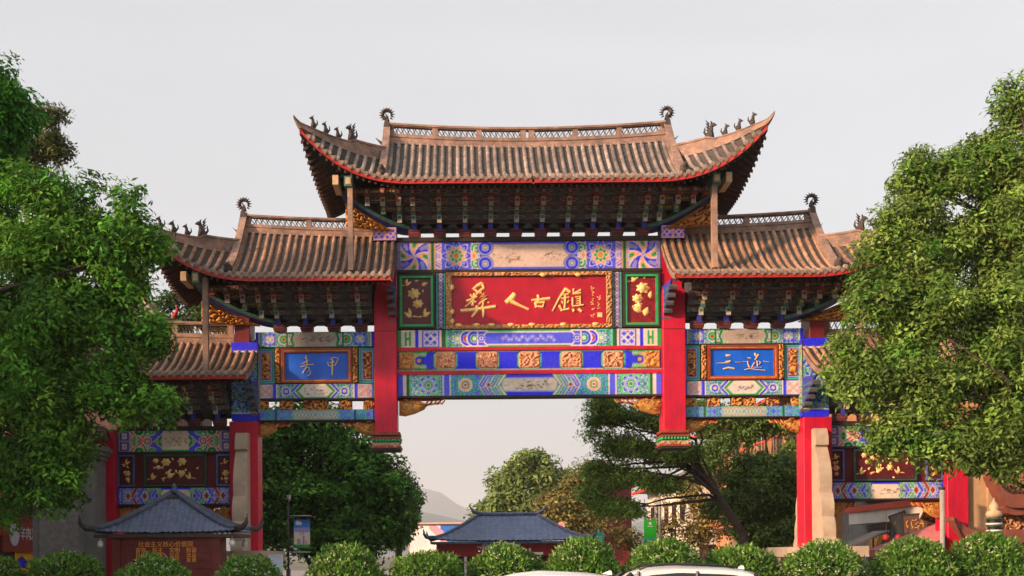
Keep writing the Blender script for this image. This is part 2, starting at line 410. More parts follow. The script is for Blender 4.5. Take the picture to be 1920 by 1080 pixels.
# ------------------------------------------------------------------ the gate
CX = 1.93
gate = thing('memorial_gate', (CX, 0, 0), 'tall painted red and blue memorial archway gate with tiered upturned tile roofs', 'gate')
# ---- roofs: one half is built for u = distance from the gate's middle, m = -1 (left) or +1 (right)
def beast_mesh(scale=1., big=False):
    b = MB(); k = scale
    b.ball((0, 0, .10 * k), (.10 * k, .07 * k, .12 * k), 7, 5)
    b.ball((.05 * k, 0, .24 * k), (.065 * k, .05 * k, .10 * k), 7, 5)
    b.ball((.10 * k, 0, .33 * k), (.075 * k, .05 * k, .055 * k), 7, 5)
    b.tube([(.12 * k, 0, .33 * k), (.20 * k, 0, .30 * k)], [.045 * k, .02 * k], 5)
    b.tube([(.07 * k, .02, .36 * k), (.05 * k, .03, .44 * k)], [.022 * k, .006 * k], 4)
    b.tube([(.07 * k, -.02, .36 * k), (.05 * k, -.03, .44 * k)], [.022 * k, .006 * k], 4)
    b.tube([(-.08 * k, 0, .10 * k), (-.15 * k, 0, .20 * k), (-.13 * k, 0, .32 * k)], [.035 * k, .03 * k, .012 * k], 5)
    b.tube([(.06 * k, .04 * k, .18 * k), (.10 * k, .04 * k, 0)], [.03 * k, .022 * k], 5)
    b.tube([(.06 * k, -.04 * k, .18 * k), (.10 * k, -.04 * k, 0)], [.03 * k, .022 * k], 5)
    if big:
        for a in range(4): b.tube([(-.02 * k, 0, (.2 + .06 * a) * k), (-.11 * k, 0, (.27 + .08 * a) * k)], [.03 * k, .004 * k], 4)
    return b.mesh('beast', ['beast'], True)
BEAST, BEAST_BIG = beast_mesh(.75), beast_mesh(1.1, True)

def finial_mesh(sc=1.):
    """curled dragon tail: leaning trunk, spiked ring on top, a fin on the back"""
    b = MB(); s = sc
    b.prism([(-.10 * s, -.25 * s), (.13 * s, -.25 * s), (.11 * s, .2 * s), (.07 * s, .55 * s), (.0, .62 * s), (-.07 * s, .5 * s)], -.09 * s, .09 * s)
    b.prism([(-.05 * s, .3 * s), (-.16 * s, .34 * s), (-.22 * s, .42 * s), (-.12 * s, .44 * s), (-.04 * s, .5 * s)], -.05 * s, .05 * s)
    b.prism([(.10 * s, -.02 * s), (.24 * s, .05 * s), (.33 * s, .12 * s), (.20 * s, -.04 * s), (.12 * s, -.12 * s)], -.03 * s, .03 * s)
    cx, cz, r = .0, .80 * s, .125 * s
    ring = [(cx + r * math.cos(a), 0, cz + r * math.sin(a)) for a in np.linspace(-2.0, 3.6, 17)]
    b.tube(ring, [.052 * s] * 12 + [.045 * s, .038 * s, .03 * s, .022 * s, .015 * s], 6)
    for a in np.linspace(-.9, 3.9, 13):
        ca, sa = math.cos(a), math.sin(a)
        b.tube([(cx + (r + .02) * ca, 0, cz + (r + .02) * sa), (cx + (r + .115 * s) * ca, 0, cz + (r + .095 * s) * sa)], [.03 * s, .004 * s], 4)
    b.tube([(cx - .02, 0, cz - .2 * s), (cx, 0, cz - .05 * s), (cx + .04 * s, 0, cz + .02 * s)], [.06 * s, .04 * s, .02 * s], 5)
    return b.mesh('finial', ['beast'])
FINIAL = finial_mesh()
LATH = .17
def half_roof(root, m, u0, ur, uc, us, yr, ye, yc, zr, zrr, ze, zc, ridge_h=.45, inner_cut=0., step=.213, tmat='tile'):
    ua = ur - .9
    te = lambda u: np.clip((u - ua) / (uc - ua), 0, 1)
    eave = lambda u: (ye + (yc - ye) * te(u) ** 2, ze + (zc - ze) * te(u) ** 2.6)
    rz = lambda u: zr + zrr * ((u - u0) / (ur - u0)) ** 2
    p1 = 1.5
    def central(u, v):
        y1, z1 = eave(u); z0 = rz(min(u, ur)); return yr + (y1 - yr) * v, z0 + (z1 - z0) * (1 - max(0, 1 - v) ** p1)
    vh = .34; yh, zh = central(ur, vh)
    def hip(tau): return ur + (uc - ur) * tau, yh + (yc - yh) * tau, zh + (zc - zh) * tau ** 2.2 - .10 * math.sin(math.pi * tau)
    def surf(u, v):
        if u <= ur: return central(u, v)
        tau = (u - ur) / (uc - ur); _, y0, z0 = hip(tau); y1, z1 = eave(u)
        return y0 + (y1 - y0) * v, z0 + (z1 - z0) * (1 - max(0, 1 - v) ** 1.2)
    def side(y):   # side eave
        t = min(1, abs(y - yr) / abs(yc - yr)); return us + (uc - us) * t ** 2, ze + (zc - ze) * t ** 2.6
    X = lambda u: m * u
    KB = .50
    fy = lambda y: y if y <= yr else yr + (y - yr) * KB      # the rear half is shallower
    # deck: stepped pan tiles on top, dark underside
    def arr(us_, vs_, off=0., saw=0., mirror=False):
        A = np.zeros((len(us_), len(vs_), 3))
        for i, u in enumerate(us_):
            for j, v in enumerate(vs_):
                y, z = surf(u, v); A[i, j] = (X(u), fy(2 * yr - y) if mirror else y, z + off + (saw if j % 2 else 0))
        return A
    cu = np.linspace(u0, ur, 20); hu = np.linspace(ur + .001, uc - .02, 14)
    vs_ = sorted(list(np.linspace(0, 1, 20)) + list(np.linspace(0, 1, 20)[1:] - .006))
    vplain = np.linspace(0, 1, 9)
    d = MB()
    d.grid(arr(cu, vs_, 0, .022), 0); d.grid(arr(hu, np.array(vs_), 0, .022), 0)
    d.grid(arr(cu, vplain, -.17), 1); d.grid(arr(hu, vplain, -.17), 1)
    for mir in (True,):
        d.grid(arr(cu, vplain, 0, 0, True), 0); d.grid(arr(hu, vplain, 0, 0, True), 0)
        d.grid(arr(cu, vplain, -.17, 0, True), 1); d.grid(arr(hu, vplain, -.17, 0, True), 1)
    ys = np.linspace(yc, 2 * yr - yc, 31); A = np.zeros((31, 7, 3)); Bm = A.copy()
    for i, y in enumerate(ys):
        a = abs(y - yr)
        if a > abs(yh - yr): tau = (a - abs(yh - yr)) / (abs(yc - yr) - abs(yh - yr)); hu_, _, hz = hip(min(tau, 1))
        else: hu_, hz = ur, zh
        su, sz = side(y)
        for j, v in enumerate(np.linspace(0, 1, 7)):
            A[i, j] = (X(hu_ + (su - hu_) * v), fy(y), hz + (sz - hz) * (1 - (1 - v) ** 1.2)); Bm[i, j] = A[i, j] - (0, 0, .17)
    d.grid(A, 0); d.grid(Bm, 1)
    # gable board
    gv = np.linspace(0, vh, 5); gp = [(central(ur, v)) for v in gv]
    poly = gp + [(2 * yr - y, z) for y, z in reversed(gp[1:])] ; poly = [(fy(y), z) for y, z in poly]; poly = [(y, z) for y, z in poly]
    d.prism(poly, X(ur - .05), X(ur - .02), 'x', 2)
    # inner end board
    ip = [surf(u0, v) for v in np.linspace(0, 1, 8)]
    d.prism(ip + [(y, z - .17) for y, z in reversed(ip)], X(u0), X(u0 + .03), 'x', 2)
    deck = d.obj('tiled_roof', ['pan', 'soffit', 'ridge'], root)
    # barrel tile rows, each a piece of its own
    u = u0 + .1; us_rows = []
    while u < uc - .18:
        us_rows.append(u + float(rng.normal(0, .007))); u += step
    r = .056
    for u in us_rows:
        n = 9; vv = np.linspace(.0 if u <= ur else .06, 1.015, n); pts = [Vector((X(u), *surf(u, v))) for v in vv]
        L = (pts[-1] - pts[0]).length
        if L < .12: continue
        b = MB(); K = 7; seq = []
        ns = max(2, int(L / .26)); 
        for i in range(ns):
            seq += [(i / ns, r * 1.06), ((i + .97) / ns, r * .94)]
        ring = []
        for t, rad in seq:
            f = t * (n - 1); i0 = min(int(f), n - 2); p = pts[i0].lerp(pts[i0 + 1], f - i0); tg = (pts[i0 + 1] - pts[i0]).normalized()
            nrm = Vector((1, 0, 0)).cross(tg).normalized()
            if nrm.z < 0: nrm = -nrm
            ring.append([p + Vector((math.cos(a) * rad, 0, 0)) + nrm * (math.sin(a) * rad + .012) for a in np.linspace(0, math.pi, K)])
        vsr = [q for rg in ring for q in rg]
        fs = [(i * K + k, i * K + k + 1, (i + 1) * K + k + 1, (i + 1) * K + k) for i in range(len(ring) - 1) for k in range(K - 1)]
        b.add(vsr, fs, 0)
        e = pts[-1]; tg = (pts[-1] - pts[-2]).normalized(); nrm = Vector((1, 0, 0)).cross(tg).normalized(); nrm = nrm if nrm.z > 0 else -nrm
        e = e + nrm * .02
        for rr, dd in ((r * 1.22, 0.), (r * .72, .012)):
            disc = [e + Vector((math.cos(a) * rr, 0, 0)) + nrm * math.sin(a) * rr + tg * dd for a in np.linspace(0, 2 * math.pi, 11)[:-1]]
            back = [q - tg * .05 for q in disc]
            b.add(disc + back, [tuple(range(9, -1, -1))] + [(k, (k + 1) % 10, 10 + (k + 1) % 10, 10 + k) for k in range(10)], 1)
        b.obj('barrel_tile_row', [tmat, 'tile_cap'], deck)
    # hanging drip tiles
    dr = MB()
    for u in us_rows:
        uu = u + step / 2
        if uu > uc - .12: continue
        y, z = surf(uu, 1.0); x = X(uu)
        dr.prism([(x - .085, z + .02), (x + .085, z + .02), (x + .06, z - .05), (x, z - .115), (x - .06, z - .05)], y - .035, y - .015)
    yy = yr
    for sgn in (-1, 1):
        a = .1
        while a < abs(yc - yr) - .1:
            y = yr + sgn * a; su, sz = side(y)
            y = fy(y); dr.prism([(y - .085, sz + .03), (y + .085, sz + .03), (y, sz - .115)], X(su + .02), X(su + .04), 'x')
            ln = .7 if a < abs(yh - yr) + .1 else max(.02, (su - hip(min(1, (a - abs(yh - yr)) / (abs(yc - yr) - abs(yh - yr))))[0]) * .8)
            if ln > .12: dr.tube([(X(su - min(.7, ln)), y + .1, sz + .04 + min(.7, ln) * .26), (X(su + .03), y + .1, sz + .03)], .06, 6)
            a += step
    dr.obj('drip_tiles', 'drip', deck, kind='stuff')
    # red fascia under the tile ends and dark rafters behind it
    fb = MB(); fu = np.linspace(u0, uc - .01, 40); FA = np.zeros((40, 4, 3))
    for i, u in enumerate(fu):
        y, z = eave(u)
        for j, (dy, dz) in enumerate(((0, -.045), (0, -.15), (.05, -.15), (.05, -.045))): FA[i, j] = (X(u), y + dy, z + dz)
    fb.grid(FA)
    ys = np.linspace(yc, 2 * yr - yc, 40)
    for i, y in enumerate(ys):
        su, sz = side(y)
        for j, (dx, dz) in enumerate(((0, -.045), (0, -.13), (-.05, -.13), (-.05, -.045))): FA[i, j] = (X(su + dx - .01), fy(y), sz + dz)
    fb.grid(FA.copy())
    fb.obj('fascia', 'red_trim', deck)
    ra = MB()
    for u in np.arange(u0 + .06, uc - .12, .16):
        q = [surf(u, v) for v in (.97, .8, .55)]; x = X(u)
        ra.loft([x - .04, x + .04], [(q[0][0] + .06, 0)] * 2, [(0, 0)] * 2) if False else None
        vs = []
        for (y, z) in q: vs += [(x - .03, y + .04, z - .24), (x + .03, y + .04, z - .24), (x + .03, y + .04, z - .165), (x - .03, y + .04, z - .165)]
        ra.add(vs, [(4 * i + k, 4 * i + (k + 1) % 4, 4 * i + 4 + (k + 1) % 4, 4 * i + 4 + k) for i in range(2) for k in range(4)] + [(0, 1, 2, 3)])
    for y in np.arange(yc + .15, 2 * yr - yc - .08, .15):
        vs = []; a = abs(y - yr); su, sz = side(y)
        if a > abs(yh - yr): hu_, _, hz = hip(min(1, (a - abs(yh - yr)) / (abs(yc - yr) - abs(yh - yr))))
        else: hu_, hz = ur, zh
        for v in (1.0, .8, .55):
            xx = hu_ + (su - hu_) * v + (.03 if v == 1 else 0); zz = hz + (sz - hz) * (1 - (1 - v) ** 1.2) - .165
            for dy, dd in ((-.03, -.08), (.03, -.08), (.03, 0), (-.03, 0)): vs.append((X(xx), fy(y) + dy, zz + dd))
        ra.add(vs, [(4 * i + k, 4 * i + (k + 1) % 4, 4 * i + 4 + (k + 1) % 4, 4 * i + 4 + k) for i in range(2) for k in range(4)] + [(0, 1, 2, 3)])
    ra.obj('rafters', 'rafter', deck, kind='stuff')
    # main ridge with openwork
    k = ridge_h / .45; ru = np.linspace(u0 + inner_cut, ur, 16); rb = MB()
    def strip(a, b_, w, mi=0): rb.loft([X(q) for q in ru], [(yr - w, rz(q) + a * k) for q in ru], [(yr + w, rz(q) + b_ * k) for q in ru], mi)
    strip(-.14, .02, .17); strip(.02, .06, .13); strip(.06, .14, .155); strip(.14, .17, .11); strip(.42, .48, .115); strip(.395, .425, .08)
    L0 = ur - u0 - inner_cut; nb = max(2, int(L0 / 1.35))
    for i in range(nb + 1):
        q = u0 + inner_cut + .12 + (L0 - .24) * i / nb
        rb.box(X(q) - .08, X(q) + .08, yr - .07, yr + .07, rz(q) + .16 * k, rz(q) + .41 * k)
    rb.obj('roof_ridge', 'ridge', deck)
    lt = MB(); q = u0 + inner_cut + .05
    while q < ur - .1:
        z0, z1 = rz(q) + .165 * k, rz(q) + .405 * k; zm = (z0 + z1) / 2; x = X(q); x2 = X(q + LATH)
        xm = (x + x2) / 2
        oval = [(xm + (x2 - x) * .46 * math.cos(a), yr, zm + (z1 - z0) * .46 * math.sin(a)) for a in np.linspace(0, 2 * math.pi, 9)]
        lt.tube(oval, .014, 4, cap=False)
        lt.tube([(x, yr, z0), (x2, yr, z1)], .012, 4); q += LATH
    lt.obj('ridge_openwork', 'lattice', deck)
    # descending ridge on the gable and hip ridge to the corner
    def ridge_along(pts, w0, hts, name, mat='ridge', ws=None):
        b = MB(); vs = []
        for i, p in enumerate(pts):
            t = (pts[min(i + 1, len(pts) - 1)] - pts[max(i - 1, 0)]); t.z = 0; t = t.normalized() if t.length > 1e-6 else Vector((0, -1, 0)); n = Vector((-t.y, t.x, 0)); hh = hts[i]; w = w0 * (ws[i] if ws else 1)
            for s_, z in ((-w, -.05), (w, -.05), (w, hh * .35), (w * .62, hh * .4), (w * .62, hh * .82), (w * .9, hh * .85), (w * .9, hh), (-w * .9, hh), (-w * .9, hh * .85), (-w * .62, hh * .82), (-w * .62, hh * .4), (-w, hh * .35)):
                vs.append(p + n * s_ + Vector((0, 0, z)))
        K = 12; N = len(pts)
        b.add(vs, [(i * K + k_, i * K + (k_ + 1) % K, (i + 1) * K + (k_ + 1) % K, (i + 1) * K + k_) for i in range(N - 1) for k_ in range(K)] + [tuple(range(K)), tuple(range((N - 1) * K, N * K))])
        return b.obj(name, mat, deck)
    for mir in (False, True):
        my = (lambda y: fy(2 * yr - y)) if mir else (lambda y: y)
        vv = np.linspace(0, .90, 11)
        ridge_along([Vector((X(ur), my(central(ur, v)[0]), central(ur, v)[1])) for v in vv], .11, [.50 - .32 * v for v in vv], 'descending_ridge')
        tt = np.linspace(0, 1, 14); pts = []
        for t in tt: a, b_, c = hip(t); pts.append(Vector((X(a), my(b_), c)))
        dirn = (pts[-1] - pts[-3]); dirn.z = 0; dirn.normalize()
        pts.append(pts[-1] + dirn * .10 + Vector((0, 0, .10))); pts.append(pts[-1] + dirn * .10 + Vector((0, 0, .13)))
        hts = [.36 if t < .42 else .27 - .30 * (t - .42) for t in tt] + [.06, .02]; wl = [1] * 12 + [.9, .7, .45, .12]
        ridge_along(pts, .085, hts, 'hip_ridge', ws=wl)
        if mir: continue
        for t, me, hgt in ((.40, BEAST_BIG, .30), (.56, BEAST, .24), (.70, BEAST, .22), (.84, BEAST, .20)):
            a, b_, c = hip(t); o = link('ridge_beast', me, deck, (X(a), my(b_), c + hgt - .02))
            o.rotation_euler.z = math.atan2((yc - yh) * (-1 if mir else 1), m * (uc - ur))
    b = MB(); y9, z9 = central(ur, .92)
    b.ball((X(ur), y9, z9 + .14), (.13, .16, .15), 8, 6); b.ball((X(ur), y9 - .12, z9 + .22), (.08, .1, .08), 7, 5); b.tube([(X(ur), y9 + .05, z9 + .2), (X(ur), y9 + .1, z9 + .36)], [.05, .01], 5)
    b.obj('ridge_beast', 'beast', deck, True)
    fo = link('dragon_finial', FINIAL, deck, (X(ur), yr, rz(ur) - .06)); fo.scale = (m * 1., 1.6, 1.0)
    # painted corner beam ends under the hip
    x, y0_, z0_ = X(ur + 1.27), ye + .42, ze - .02
    MB().box(x - .08, x + .08, y0_, y0_ + .9, z0_, z0_ + .26).obj('corner_beam_end', 'pale_wood', deck)
    cb = MB(); x = X(ur + .92); z0_ -= .06
    cb.box(x - .11, x + .11, y0_ - .05, y0_ + .8, z0_, z0_ + .28, 0); cb.box(x - .07, x + .07, y0_ - .07, y0_ - .05, z0_ + .05, z0_ + .23, 1); cb.obj('corner_beam_end', ['bracket_green', 'pale_wood'], deck)
    return deck

# ---- bracket sets under the eaves
def gong(b, xc, y, z, w, h, dpt, mc, ml):
    """boat-shaped cross arm with a pale painted edge"""
    out = [(-w, h), (-w, h * .55), (-w * .82, h * .15), (-w * .5, 0), (w * .5, 0), (w * .82, h * .15), (w, h * .55), (w, h)]
    inn = [(a * .9, h * .5 + (c - h * .5) * .62) for a, c in out]; n = len(out)
    vs = [(xc + a, y, z + c) for a, c in out] + [(xc + a, y, z + c) for a, c in inn] + [(xc + a, y + dpt, z + c) for a, c in out]
    b.add(vs, [(i, (i + 1) % n, n + (i + 1) % n, n + i) for i in range(n)], ml)
    b.add([(xc + a, y, z + c) for a, c in inn], [tuple(range(n - 1, -1, -1))], mc)
    b.add([(xc + a, y, z + c) for a, c in out] + [(xc + a, y + dpt, z + c) for a, c in out], [(i, (i + 1) % n, n + (i + 1) % n, n + i) for i in range(n)], mc)

TIERS, DY, DZ = 5, .25, .165
BM = ['bracket_dark', 'bracket_line', 'bracket_green', 'bracket_blue', 'bracket_red', 'bracket_gold', 'bracket_pale']
M('bracket_pale', (.42, .38, .34), .7, .4, 9)
def bracket_mesh(k0=0, arms=True):
    b = MB()
    for k in range(k0, TIERS):
        y = -DY * k; z = DZ * k
        c = [3, 2, 2, 0, 4][k]
        # projecting arm with a drooping nose
        poly = [(.02, z), (y - .12, z), (y - .24, z + .035), (y - .27, z + .09), (y - .20, z + .12), (.02, z + .12)]
        b.prism(poly, -.045, .045, 'x', c)
        b.box(-.065, .065, y - .29, y - .255, z - .10, z + .125, [3, 6, 2, 6, 4][k]); b.box(-.042, .042, y - .30, y - .29, z + .0, z + .085, [3, 2, 5, 4, 6][k])
        if arms and k >= 1:
            gong(b, 0, y - .10, z + .05, .20 + .012 * k, .10, .07, [0, 2, 0, 4, 0][k], 1)
            for sx in (-1, 1): b.box(sx * (.17 + .012 * k) - .035, sx * (.17 + .012 * k) + .035, y - .11, y - .03, z + .145, z + .19, 4)
        b.box(-.07, .07, y - .20, y - .06, z + .12, z + .165, [3, 4, 5, 4, 4][k])
    return b.mesh('bracket', BM)
BR = [bracket_mesh(k, True) for k in range(TIERS)]
BRN = [bracket_mesh(k, False) for k in range(TIERS)]

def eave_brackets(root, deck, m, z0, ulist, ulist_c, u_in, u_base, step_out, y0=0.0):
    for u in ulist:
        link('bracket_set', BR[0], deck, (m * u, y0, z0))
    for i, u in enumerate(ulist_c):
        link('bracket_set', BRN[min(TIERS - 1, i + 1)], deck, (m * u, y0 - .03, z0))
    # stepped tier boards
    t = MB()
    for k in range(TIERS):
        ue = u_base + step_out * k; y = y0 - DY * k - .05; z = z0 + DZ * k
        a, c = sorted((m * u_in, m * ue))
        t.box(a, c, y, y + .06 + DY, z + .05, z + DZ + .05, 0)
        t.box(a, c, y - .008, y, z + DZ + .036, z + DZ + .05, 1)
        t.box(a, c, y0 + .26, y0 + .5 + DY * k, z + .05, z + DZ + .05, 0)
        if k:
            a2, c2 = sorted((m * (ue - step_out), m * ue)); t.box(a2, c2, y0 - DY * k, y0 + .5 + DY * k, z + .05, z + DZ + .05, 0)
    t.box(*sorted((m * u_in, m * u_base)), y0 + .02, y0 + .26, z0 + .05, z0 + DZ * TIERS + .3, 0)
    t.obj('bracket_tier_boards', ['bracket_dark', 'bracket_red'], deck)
    # gilt scrollwork between the corner brackets
    g = MB()
    for i, u in enumerate(ulist_c[:-1]):
        for k in range(min(i + 2, TIERS - 1), TIERS):
            y = y0 - DY * k - .075; z = z0 + DZ * k + .1; uu = (u + ulist_c[i + 1]) / 2
            for s_ in (-.09, 0, .09):
                x = m * uu + s_; g.puff([(x - .05, z), (x + .05, z), (x + .03, z + .05), (x, z + (.11 if s_ == 0 else .075)), (x - .03, z + .05)], y, .02)
    g.obj('gilt_scrolls', 'bracket_gold', deck, kind='stuff')
    # curved painted keel boards sweeping up to the corner
    kb = MB(); qs = np.linspace(0, 1, 9); A = np.zeros((9, 3, 3))
    for i, q in enumerate(qs):
        u = u_base - .15 + (step_out * TIERS + .15) * q; z = z0 + .02 + DZ * TIERS * q ** 1.7
        for j, (yy, dz) in enumerate(((y0 - .10 - DY * TIERS * q * .75, -.02), (y0 - .04 - DY * TIERS * q * .4, -.05), (y0 + .4, -.06))): A[i, j] = (m * u, yy, z + dz)
    kb.grid(A, 0); B2 = A.copy(); B2[:, :, 2] += .1; kb.grid(B2, 1)
    E = np.stack([A[:, 0], B2[:, 0] + (0, -.03, 0)], 1); kb.grid(E, 1)
    kb.obj('keel_board', ['bracket_blue', 'bracket_green'], deck)

# main roof: both halves hang under one empty part
def roof_part(name):
    return gate
YR = .25
for m in (-1, 1):
    dk = half_roof(gate, m, 0.0, 4.07, 6.18, 5.78, YR, -2.35, -2.72, 13.90, .17, 12.08, 13.34)
    eave_brackets(gate, dk, m, 11.36, [.365 + .73 * i for i in range(5)], [3.68, 4.12, 4.55, 4.88], 0.0, 3.55, .36)
    dk2 = half_roof(gate, m, 3.80, 8.25, 10.32, 9.95, YR, -2.2, -2.55, 11.33, .17, 9.54, 10.72, .40, .66, tmat='tile_warm')
    eave_brackets(gate, dk2, m, 8.68, [4.85 + .78 * i for i in range(4)], [7.62, 8.05, 8.48, 8.85], 4.5, 7.35, .40)
    dk3 = half_roof(gate, m, 7.80, 12.0, 14.1, 13.6, YR, -2.0, -2.4, 8.25, .17, 6.95, 8.20, .5, .74, tmat='tile_warm')
    eave_brackets(gate, dk3, m, 5.98, [8.95 + .72 * i for i in range(4)], [11.5, 11.95, 12.4, 12.75], 8.6, 11.2, .40)

# columns
def cbox(name, x0, x1, y0, y1, z0, z1, mat, parent=gate, bev=.015):
    b = MB(); k = bev
    b.prism([(x0 + k, y0), (x1 - k, y0), (x1, y0 + k), (x1, y1 - k), (x1 - k, y1), (x0 + k, y1), (x0, y1 - k), (x0, y0 + k)], z0, z1, 'z')
    return b.obj(name, mat, parent)
for m in (-1, 1):
    s = lambda a, b: sorted((m * a, m * b))
    cbox('hanging_column', *s(3.81, 4.45), -.30, .45, 5.52, 9.55, 'red'); MB().box(*s(3.805, 4.455), -.306, -.30, 8.40, 8.42).obj('column_joint', 'red_dark', gate); cbox('column_head', *s(3.83, 4.43), .02, .44, 9.55, 11.16, 'red')
    # pendant base of the hanging column
    b = MB(); xc = m * 4.13
    for (hw, z0, z1, mi) in ((.40, 5.44, 5.52, 0), (.36, 5.38, 5.44, 1), (.42, 5.33, 5.38, 0), (.385, 5.12, 5.21, 2), (.43, 5.06, 5.12, 0), (.40, 5.0, 5.06, 1)):
        b.box(xc - hw, xc + hw, .07 - hw, .07 + hw, z0, z1, mi)
    b.box(xc - .37, xc + .37, -.30, .44, 5.21, 5.33, 3)
    pend = b.obj('pendant_base', ['frame_red', 'dark', 'gold_dull', 'bracket_green'], gate)
    bd = MB()
    for i in range(9): bd.ball((xc - .36 + .09 * i, -.325, 5.285), (.042, .03, .045), 7, 5)
    for sx in (-1, 1):
        for i in range(8): bd.ball((xc + sx * .385, -.26 + .09 * i, 5.285), (.03, .042, .045), 6, 4)
    bd.obj('bead_row', 'green_frame', pend, True)
    carved('carved_band', pend, xc - .40, xc + .40, 5.07, 5.21, -.34, 31 + m, 'tan', 'brown', .03, .03, 20, .02)
    cbox('column', *s(7.79, 8.60), -.35, .35, 0.2, 5.85, 'red')
    cbox('column', *s(11.90, 12.50), -.30, .55, 0.0, 5.65, 'red')
    cbox('column', *s(8.02, 8.46), -.22, .60, 5.85, 8.9, 'red_dark')
    # painted shaft above the red column
    im = Img(.74, 2.3, 'teal'); im.filigree(0, .74, 220 + m, ('teal', 'white', 'blue', 'green'), 18)
    im.rect(0, .74, 0, .2, 'blue'); im.rect(0, .74, .2, .24, 'white'); im.rect(0, .74, 2.05, 2.3, 'blue'); im.rect(0, .74, 2.0, 2.05, 'white')
    panel('painted_shaft', gate, *s(7.80, 8.54), 5.87, 8.12, -.29, im, .07)
    im = Img(.9, 2.2, 'teal'); im.filigree(0, .9, 223 + m, ('teal', 'white', 'red', 'green'), 18); im.rect(0, .9, 0, .16, 'blue'); im.rect(0, .9, 2.05, 2.2, 'blue')
    o = panel('painted_shaft', gate, -.45, .45, 5.88, 8.1, 0, im, .03); o.rotation_euler.z = R(90) * -m; o.location = (m * 7.775, .16, 0)
    # patterned block at the head of the hanging column
    im = Img(.66, .36, 'lav'); im.lattice(0, .33, 0, .36, 2, 'mid', 'pink'); im.lattice(.33, .66, 0, .36, 2, 'mid', 'pink')
    im.bands(im.dia(.165, .18, .07, .08), [(0, 'white'), (-.02, 'blue')]); im.bands(im.dia(.495, .18, .07, .08), [(0, 'white'), (-.02, 'blue')])
    panel('column_capital', gate, *s(3.80, 4.46), 11.03, 11.40, -.20, im, .62)
    # struts standing on the lower roofs
    b = MB(); b.prism([(m * 4.95 - .07, -1.9), (m * 4.95 + .07, -1.9), (m * 4.95 + .07, -1.7), (m * 4.95 - .07, -1.7)], 9.75, 12.1, 'z'); b.obj('strut', 'wood_post', gate)
    b = MB(); b.prism([(m * 8.93 - .07, -1.8), (m * 8.93 + .07, -1.8), (m * 8.93 + .07, -1.62), (m * 8.93 - .07, -1.62)], 7.0, 9.6, 'z'); b.obj('strut', 'wood_post', gate)
    # gilt carving filling the corner below the keel boards
    for (pa, pb, za, zb, yy) in ((3.9, 5.2, 11.30, 12.0, -.55), (7.75, 9.3, 8.62, 9.25, -.5)):
        im = Img(pb - pa, zb - za, 'brown', .025); hf = worms(im, 40 + m, 16.); k = np.clip((hf - .2) / .5, 0, 1)[..., None]; im.a = C['dkred'] * (1 - k) + C['gold'] * k
        o = panel('gilt_carving', gate, pa, pb, za, zb, 0, im, .1, 'carving', 'gold_dull', hf, .12)
        for v in o.data.vertices:
            q = (v.co.x - pa) / (pb - pa)
            v.co.z = za + (v.co.z - za) * (.04 + .96 * q ** 1.3); v.co.x *= m; v.co.y += -.12 + yy * q
    # bracket end boards facing the middle
    for (ux, zz, dep) in ((3.83, 8.62, 'bracket_blue'), (7.78, 5.95, 'bracket_blue')):
        b = MB(); pts = [(.2, zz)]
        for k in range(TIERS): pts += [(-.10 - DY * k, zz + DZ * k + .02), (-.28 - DY * k, zz + DZ * k + .10), (-.28 - DY * k, zz + DZ * k + .17)]
        pts += [(-1.5, zz + DZ * TIERS + .1), (.2, zz + DZ * TIERS + .25)]
        b.prism(pts, m * (ux + .06), m * ux, 'x', 0)
        for k in range(TIERS):
            b.prism([(-.05 - DY * k, zz + DZ * k + .06), (-.22 - DY * k, zz + DZ * k + .12), (-.20 - DY * k, zz + DZ * k + .16), (0, zz + DZ * k + .14)], m * (ux - .0), m * (ux - .012), 'x', 1)
            b.tube([(m * (ux + .2), -.24 - DY * k, zz + DZ * k + .10), (m * (ux - .02), -.24 - DY * k, zz + DZ * k + .10)], .075, 6, 2); b.tube([(m * ux, -.24 - DY * k, zz + DZ * k + .10), (m * (ux - .03), -.24 - DY * k, zz + DZ * k + .10)], .05, 6, 1 if k % 2 else 0)
        b.obj('bracket_end_board', ['bracket_blue', 'bracket_green', 'bracket_dark'], gate)

# base blocks with see-through gaps above the top beams
def blocks(m, us, z0, h, w):
    for u in us:
        x = m * u; b = MB()
        b.prism([(x - w * .42, z0), (x + w * .42, z0), (x + w * .5, z0 + h * .35), (x + w * .5, z0 + h), (x - w * .5, z0 + h), (x - w * .5, z0 + h * .35)], -.10, .2, 'y', 0)
        b.box(x - w * .40, x + w * .40, -.112, -.10, z0 + h * .45, z0 + h * .55, 1); b.box(x - w * .36, x + w * .36, -.112, -.10, z0 + h * .75, z0 + h * .85, 1)
        # cloud-shaped curved board between bracket foot and block
        b.prism([(x - w * .5, z0 + h), (x + w * .5, z0 + h), (x + w * .75, z0 + h * 1.45), (x + w * .95, z0 + h * 1.6), (x - w * .95, z0 + h * 1.6), (x - w * .75, z0 + h * 1.45)], -.05, .12, 'y', 2)
        b.obj('bracket_block', ['maroon_block', 'bracket_red', 'dark'], gate)
    for u, u2 in zip(us[:-1], us[1:]):
        a, c = sorted((m * u, m * u2)); a += w * .5; c -= w * .5; mid = (a + c) / 2
        MB().prism([(a, z0 + h * .62), (a + (mid - a) * .35, z0 + h * .70), (a + (mid - a) * .6, z0 + h * .92), (mid, z0 + h * .98), (c - (c - mid) * .6, z0 + h * .92), (c - (c - mid) * .35, z0 + h * .70), (c, z0 + h * .62), (c, z0 + h * 1.5), (a, z0 + h * 1.5)], -.04, .03).obj('arched_board', 'dark', gate)
for m in (-1, 1):
    blocks(m, [.365 + .73 * i for i in range(5)], 11.14, .24, .36)
    blocks(m, [4.85 + .78 * i for i in range(4)], 8.46, .22, .36)
    blocks(m, [8.95 + .72 * i for i in range(4)], 5.76, .22, .36)

